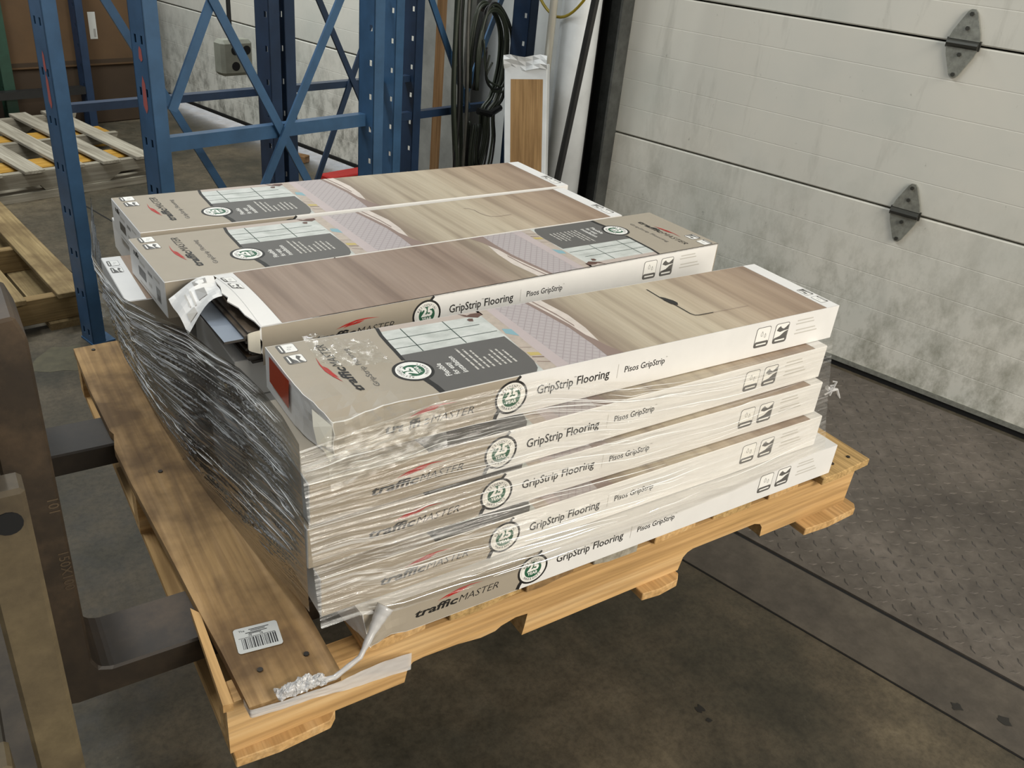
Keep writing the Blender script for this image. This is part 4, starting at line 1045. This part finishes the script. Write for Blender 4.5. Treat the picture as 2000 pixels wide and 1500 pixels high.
# ------------------------------------------------------------------ blue rack frames
HOLE = 0.0508
def post(parent, u, v, z1=2.6, wv=0.078, du=0.042, mode='pair', z0=0.0, mat='blue_paint', scr=None):
    """punched steel upright; the punched face looks towards -U"""
    m = MB(); th = 0.003; y0, y1 = v, v + wv
    cols = [(y0 + wv * 0.28, 0.011), (y0 + wv * 0.70, 0.011)] if mode == 'pair' else [(y0 + wv * 0.24, 0.014)]
    hh = 0.022 if mode == 'pair' else 0.018; pitch = 0.135 if mode == 'pair' else 0.0762 * 1.4
    # face: full strips between hole columns, short pieces between holes
    edges = [y0]
    for c, w in cols: edges += [c - w / 2, c + w / 2]
    edges.append(y1)
    for i in range(0, len(edges), 2): m.box(u, u + th, edges[i], edges[i + 1], z0, z1)
    for c, w in cols:
        z = z0 + 0.03
        prev = z0
        while z < z1 - 0.05:
            m.box(u, u + th, c - w / 2, c + w / 2, prev, z); prev = z + hh; z += pitch
        m.box(u, u + th, c - w / 2, c + w / 2, prev, z1)
    m.box(u, u + du, y0, y0 + th, z0, z1); m.box(u, u + du, y1 - th, y1, z0, z1)
    if mode == 'pair': m.box(u + du - th, u + du, y0 + th, y1 - th, z0, z1)
    else:
        m.box(u + du - th, u + du, y0 + th, y0 + th + 0.010, z0, z1)
    o = m.build('post', mat, parent)
    b = MB(); b.box(u - 0.003, u + du + 0.03, y0 - 0.003, y1 + 0.003, 0.0, 0.006); b.build('foot_plate', mat, o)
    if scr:
        s = MB()
        for zz, ww, h in scr:
            s.poly([(u - 0.0006, y0 + wv * .45 + ww * a, zz + h * b) for a, b in ((-1, -.7), (-.2, -1), (.9, -.6), (.7, .5), (.1, 1), (-.8, .6))])
        s.build('paint_scrape', 'red_scrape', o)
    return o
def strut(parent, u0, u1, v, z, w=0.040, d=0.03, mat='blue_paint', name='horizontal_strut'):
    m = MB(); m.box(u0, u1, v, v + d, z - w / 2, z + w / 2 - 0.003); m.box(u0, u1, v - 0.0005, v + d, z + w / 2 - 0.003, z + w / 2); return m.build(name, mat, parent)
def brace(parent, a, b, v, w=0.026, mat='blue_paint', name='diagonal_brace'):
    m = MB(); m.bar((a[0], v, a[1]), (b[0], v, b[1]), w, 0.006, up=(0, 1, 0)); 
    o = MB(); A_, B_ = Vector((a[0], v, a[1])), Vector((b[0], v, b[1])); ax = (B_ - A_); L = ax.length; ax.normalize(); n = Vector((0, 1, 0)); q = n.cross(ax)
    o.obox((A_ + B_) / 2, ax * L / 2, n * 0.004, q * w / 2); return o.build(name, mat, parent)
def racks():
    t = thing('pallet_rack', 'blue rack frame with crossed braces standing right behind the loaded pallet', 'pallet rack', (0, 0, 0), BA, 'blue pallet rack frames')
    post(t, 0.806, 1.60, scr=[(0.845, 0.012, 0.05), (0.95, 0.010, 0.02)]); post(t, 1.565, 1.585, mode='single')
    strut(t, 0.848, 1.565, 1.625, 0.706, 0.040)
    ex = lambda a, b, z: a[0] + (b[0] - a[0]) * (z - a[1]) / (b[1] - a[1])
    a, b = (1.015, 1.085), (1.305, 0.557); brace(t, (ex(a, b, 1.36), 1.36), (ex(a, b, 0.10), 0.10), 1.612)
    a, b = (1.44, 1.083), (1.151, 0.563); brace(t, (ex(a, b, 1.30), 1.30), (ex(a, b, 0.15), 0.15), 1.602)
    brace(t, (1.018, 1.085), (0.872, 0.80), 1.62)
    t = thing('pallet_rack', 'blue rack frame whose front post stands free beside the brown pallet', 'pallet rack', (0, 0, 0), BA, 'blue pallet rack frames')
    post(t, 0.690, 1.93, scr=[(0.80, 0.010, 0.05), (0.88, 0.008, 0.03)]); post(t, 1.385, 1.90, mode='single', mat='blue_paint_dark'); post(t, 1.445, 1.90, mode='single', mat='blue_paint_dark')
    strut(t, 0.733, 1.95, 1.985, 0.740, 0.024, mat='blue_paint_dark')
    a, b = (0.889, 1.04), (1.218, 0.444); brace(t, (ex(a, b, 1.3), 1.3), (ex(a, b, 0.08), 0.08), 1.978)
    a, b = (1.639, 1.037), (1.851, 0.646); brace(t, (ex(a, b, 1.3), 1.3), (ex(a, b, 0.50), 0.50), 1.972, 0.022, 'blue_paint_dark')
    a, b = (1.846, 0.878), (1.637, 0.419); brace(t, (ex(a, b, 1.06), 1.06), (ex(a, b, 0.10), 0.10), 1.980, 0.022, 'blue_paint_dark')
    t = thing('pallet_rack', 'dark blue rack frame standing behind the hanging cable coil', 'pallet rack', (0, 0, 0), BA, 'blue pallet rack frames')
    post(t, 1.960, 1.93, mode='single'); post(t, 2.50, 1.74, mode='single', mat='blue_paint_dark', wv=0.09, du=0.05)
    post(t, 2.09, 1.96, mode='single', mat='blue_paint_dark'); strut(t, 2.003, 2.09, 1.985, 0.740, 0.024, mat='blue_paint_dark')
    strut(t, 2.0, 2.60, 1.965, 0.598, 0.030, mat='blue_paint_dark')
    a, b = (2.161, 1.034), (2.364, 0.675); brace(t, (ex(a, b, 1.3), 1.3), (ex(a, b, 0.60), 0.60), 1.955, 0.026)
    a, b = (2.596, 1.032), (2.441, 0.711); brace(t, (ex(a, b, 1.15), 1.15), (ex(a, b, 0.60), 0.60), 1.985, 0.026)
    # far left uprights
    t = thing('pallet_rack', 'dark blue rack post with black beam in front of the brown cartons', 'pallet rack', (0, 0, 0), BA, 'blue pallet rack frames')
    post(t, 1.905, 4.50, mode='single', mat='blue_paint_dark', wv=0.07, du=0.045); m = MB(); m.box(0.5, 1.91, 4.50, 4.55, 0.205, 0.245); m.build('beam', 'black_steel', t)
    t = thing('rack_post', 'dark green rack post in front of the brown cartons', 'rack post', (0, 0, 0), BA)
    post(t, 1.490, 4.556, mode='single', mat='green_paint', wv=0.058, du=0.06)
racks()

# ------------------------------------------------------------------ things by the wall and in the back
def back_things():
    def carton(name, label, u, v, z, du, dv, dz, mat, lab=False):
        t = thing(name, label, 'box', W(u, v, z), BA)
        m = MB(); m.box(0, du, 0, dv, 0, dz); m.build('carton', mat, t, bevel=0.006)
        m = MB(); m.box(0.01, du - 0.01, -0.0006, 0.001, dz * 0.02, dz * 0.05); m.build('bottom_flap', 'carton_brown_dark', t)
        if lab:
            m = MB(); m.poly([(0.565, -0.0012, 0.15), (0.608, -0.0012, 0.15), (0.608, -0.0012, 0.295), (0.565, -0.0012, 0.295)])
            m.poly([(0.588, -0.0020, 0.16), (0.601, -0.0020, 0.16), (0.601, -0.0020, 0.205), (0.588, -0.0020, 0.205)], 1)
            m.build('shipping_label', ['paper_label', 'ink_grey'], t)
    carton('cardboard_box', 'big brown cardboard box with upright white label, stacked behind the racks', 1.46, 4.62, 0.33, 0.84, 0.6, 0.75, 'carton_brown', True)
    carton('cardboard_box', 'low brown cardboard box under the white labelled one', 1.50, 4.63, 0.0, 0.80, 0.6, 0.326, 'carton_brown_dark')
    carton('cardboard_box', 'pale brown cardboard box beside the green rack post', 0.60, 4.63, 0.0, 0.80, 0.6, 0.60, 'carton_brown')
    # outlet box on its cord
    t = thing('outlet_box', 'grey two gang outlet box hanging on a black cord behind the blue rack', 'outlet box', W(1.50, 2.3, 0.735), BA)
    m = MB(); m.box(-0.065, 0.065, -0.03, 0.035, 0.0, 0.125); m.build('housing', 'outlet_grey', t, bevel=0.012)
    for x in (-0.012, 0.036):
        for z in (0.035, 0.090):
            m = MB(); m.tube([(x, -0.0325, z), (x, -0.028, z)], 0.016, 14); o = m.build('socket', 'gap_black', t)
    m = MB(); m.tube([(-0.01, 0, 0.12), (-0.012, 0, 0.5), (-0.012, 0, 2.4)], 0.008, 8); m.build('cord', 'cable_black', t)
    # coil of dark cable
    t = thing('cable_coil', 'thick coil of dark cables hung in long loops beside the leaning carton', 'cable', W(2.41, 1.90, 0), BA)
    rnd = random.Random(4)
    def cable(pts, r, mat):
        P = []
        for i in range(len(pts) - 1):          # smooth through the guide points
            p0, p1, p2, p3 = [Vector(pts[max(0, min(len(pts) - 1, i + q))]) for q in (-1, 0, 1, 2)]
            for q in range(6):
                u = q / 6; P.append(0.5 * ((2 * p1) + (p2 - p0) * u + (2 * p0 - 5 * p1 + 4 * p2 - p3) * u * u + (3 * p1 - p0 - 3 * p2 + p3) * u ** 3))
        P.append(Vector(pts[-1])); m = MB(); m.tube(P, r, 7); m.build('cable', mat, t, smooth=True)
    J = lambda a: rnd.uniform(-a, a)
    mats = ('cable_green', 'cable_black', 'cable_green', 'cable_grey')
    for k in range(7):                          # dense hank hanging on the left
        x = -0.175 + 0.016 * k + J(0.005); v = J(0.03)
        cable([(x - 0.02, v, 1.7), (x, v + J(.02), 1.25), (x + J(.01), v, 0.95), (x + 0.012 + J(.012), v + J(.02), 0.66), (x + 0.03 + J(.02), v, 0.36), (x + 0.05, v, 0.10)], rnd.uniform(0.006, 0.0095), mats[k % 4])
    for k in range(11):                         # round side of the coil
        d = 0.0075 * k + J(0.004); v = -0.02 + J(0.035)
        cable([(-0.06 - J(.01), v, 0.70), (-0.072 + d * .3, v, 0.86), (-0.035, v, 0.985 + d * .3), (0.03, v, 1.000 + d * .4), (0.085 + d * .5, v, 0.93), (0.090 + d * .75, v, 0.80), (0.062 + d * .6, v, 0.66), (0.012 + d * .6, v, 0.60), (0.0 + d, v, 0.48), (-0.045 + d * 1.35, v, 0.36 - 0.04 * rnd.random()), (-0.075 + d * .7, v, 0.40), (-0.065 + d * .5, v, 0.56)], rnd.uniform(0.0045, 0.0075), mats[k % 3])
    for k in range(4):
        v = -0.06; cable([(-0.06 + 0.02 * k, v, 0.90 - 0.03 * k), (-0.03, v, 0.76 + J(.02)), (0.03, v, 0.70 + J(.02)), (0.09, v, 0.72 + J(.02)), (0.11, v, 0.86)], 0.0042, mats[k % 3])
    m = MB(); m.tube([(0.0, 0.02, 1.0), (0.06, 0.02, 1.06), (0.02, 0.02, 1.12), (0.0, 0.02, 2.2)], 0.013, 8); m.build('hanger', 'cable_black', t)
    m = MB(); m.tube([(-0.06, -0.055, 0.62), (0.0, -0.07, 0.605), (0.08, -0.05, 0.62)], 0.014, 8); m.build('tie', 'cable_black', t)
    m = MB(); m.box(0, 0.05, 2.275, 2.345, 0, 2.5); tag(m.build('timber_post', 'brown_timber', loc=W(2.57, 0, 0), rot=(0, 0, BA)), 'brown timber post upright at the wall beside the cable coil', 'post')
    m = MB(); m.box(0, 0.06, 2.15, 2.272, 0, 2.5); tag(m.build('steel_post', 'grey_post', loc=W(2.56, 0, 0), rot=(0, 0, BA)), 'grey steel post upright behind the cable coil', 'post')
    # bollard, conduit, hose, bar
    m = MB(); m.tube([W(2.50, 1.485, 0), W(2.50, 1.485, 1.75)], 0.076, 28); o = m.build('bollard', 'bollard_white', smooth=False); tag(o, 'scuffed white round steel bollard beside the door track', 'bollard')
    for p in o.data.polygons: p.use_smooth = len(p.vertices) == 4
    m = MB(); m.tube([W(2.385, 1.530, 0), W(2.385, 1.530, 2.5)], 0.0150, 12); tag(m.build('conduit', 'conduit_steel', smooth=True), 'shiny metal conduit pipe running up in front of the white bollard', 'pipe')
    m = MB(); pts = []
    for i in range(17):
        a = i / 16; pts.append(W(2.411, 1.66 - 0.30 * a, 1.14 - 0.135 * math.sin(math.pi * a) ** 0.8 + 0.05 * a))
    m.tube(pts, 0.0055, 8); tag(m.build('yellow_hose', 'hose_yellow', smooth=True), 'thin yellow hose sagging across the top of the white bollard', 'hose')
    m = MB(); m.tube([W(2.35, 1.415, 0.02), W(2.35, 1.393, 0.40), W(2.35, 1.262, 1.6)], 0.013, 8, rad=[0.004, 0.0145, 0.0145]); tag(m.build('steel_bar', 'black_steel'), 'black pointed steel bar leaning in front of the white bollard', 'bar')
    # red painted timber and scrap near the second door
    m = MB(); m.box(0, 0.34, 0, 0.10, 0, 0.105); tag(m.build('red_timber', 'red_paint', loc=W(2.30, 2.76, 0), rot=(0, 0, BA), bevel=0.006), 'red painted timber block on the floor near the far dock door', 'timber')
    m = MB(); m.box(0, 0.05, 0, 0.12, 0, 0.04); tag(m.build('wood_scrap', 'brown_timber', loc=W(2.56, 3.34, 0), rot=(0, 0, BA + 0.3), bevel=0.004), 'small brown wood scrap lying at the foot of the far dock door', 'wood scrap')
back_things()
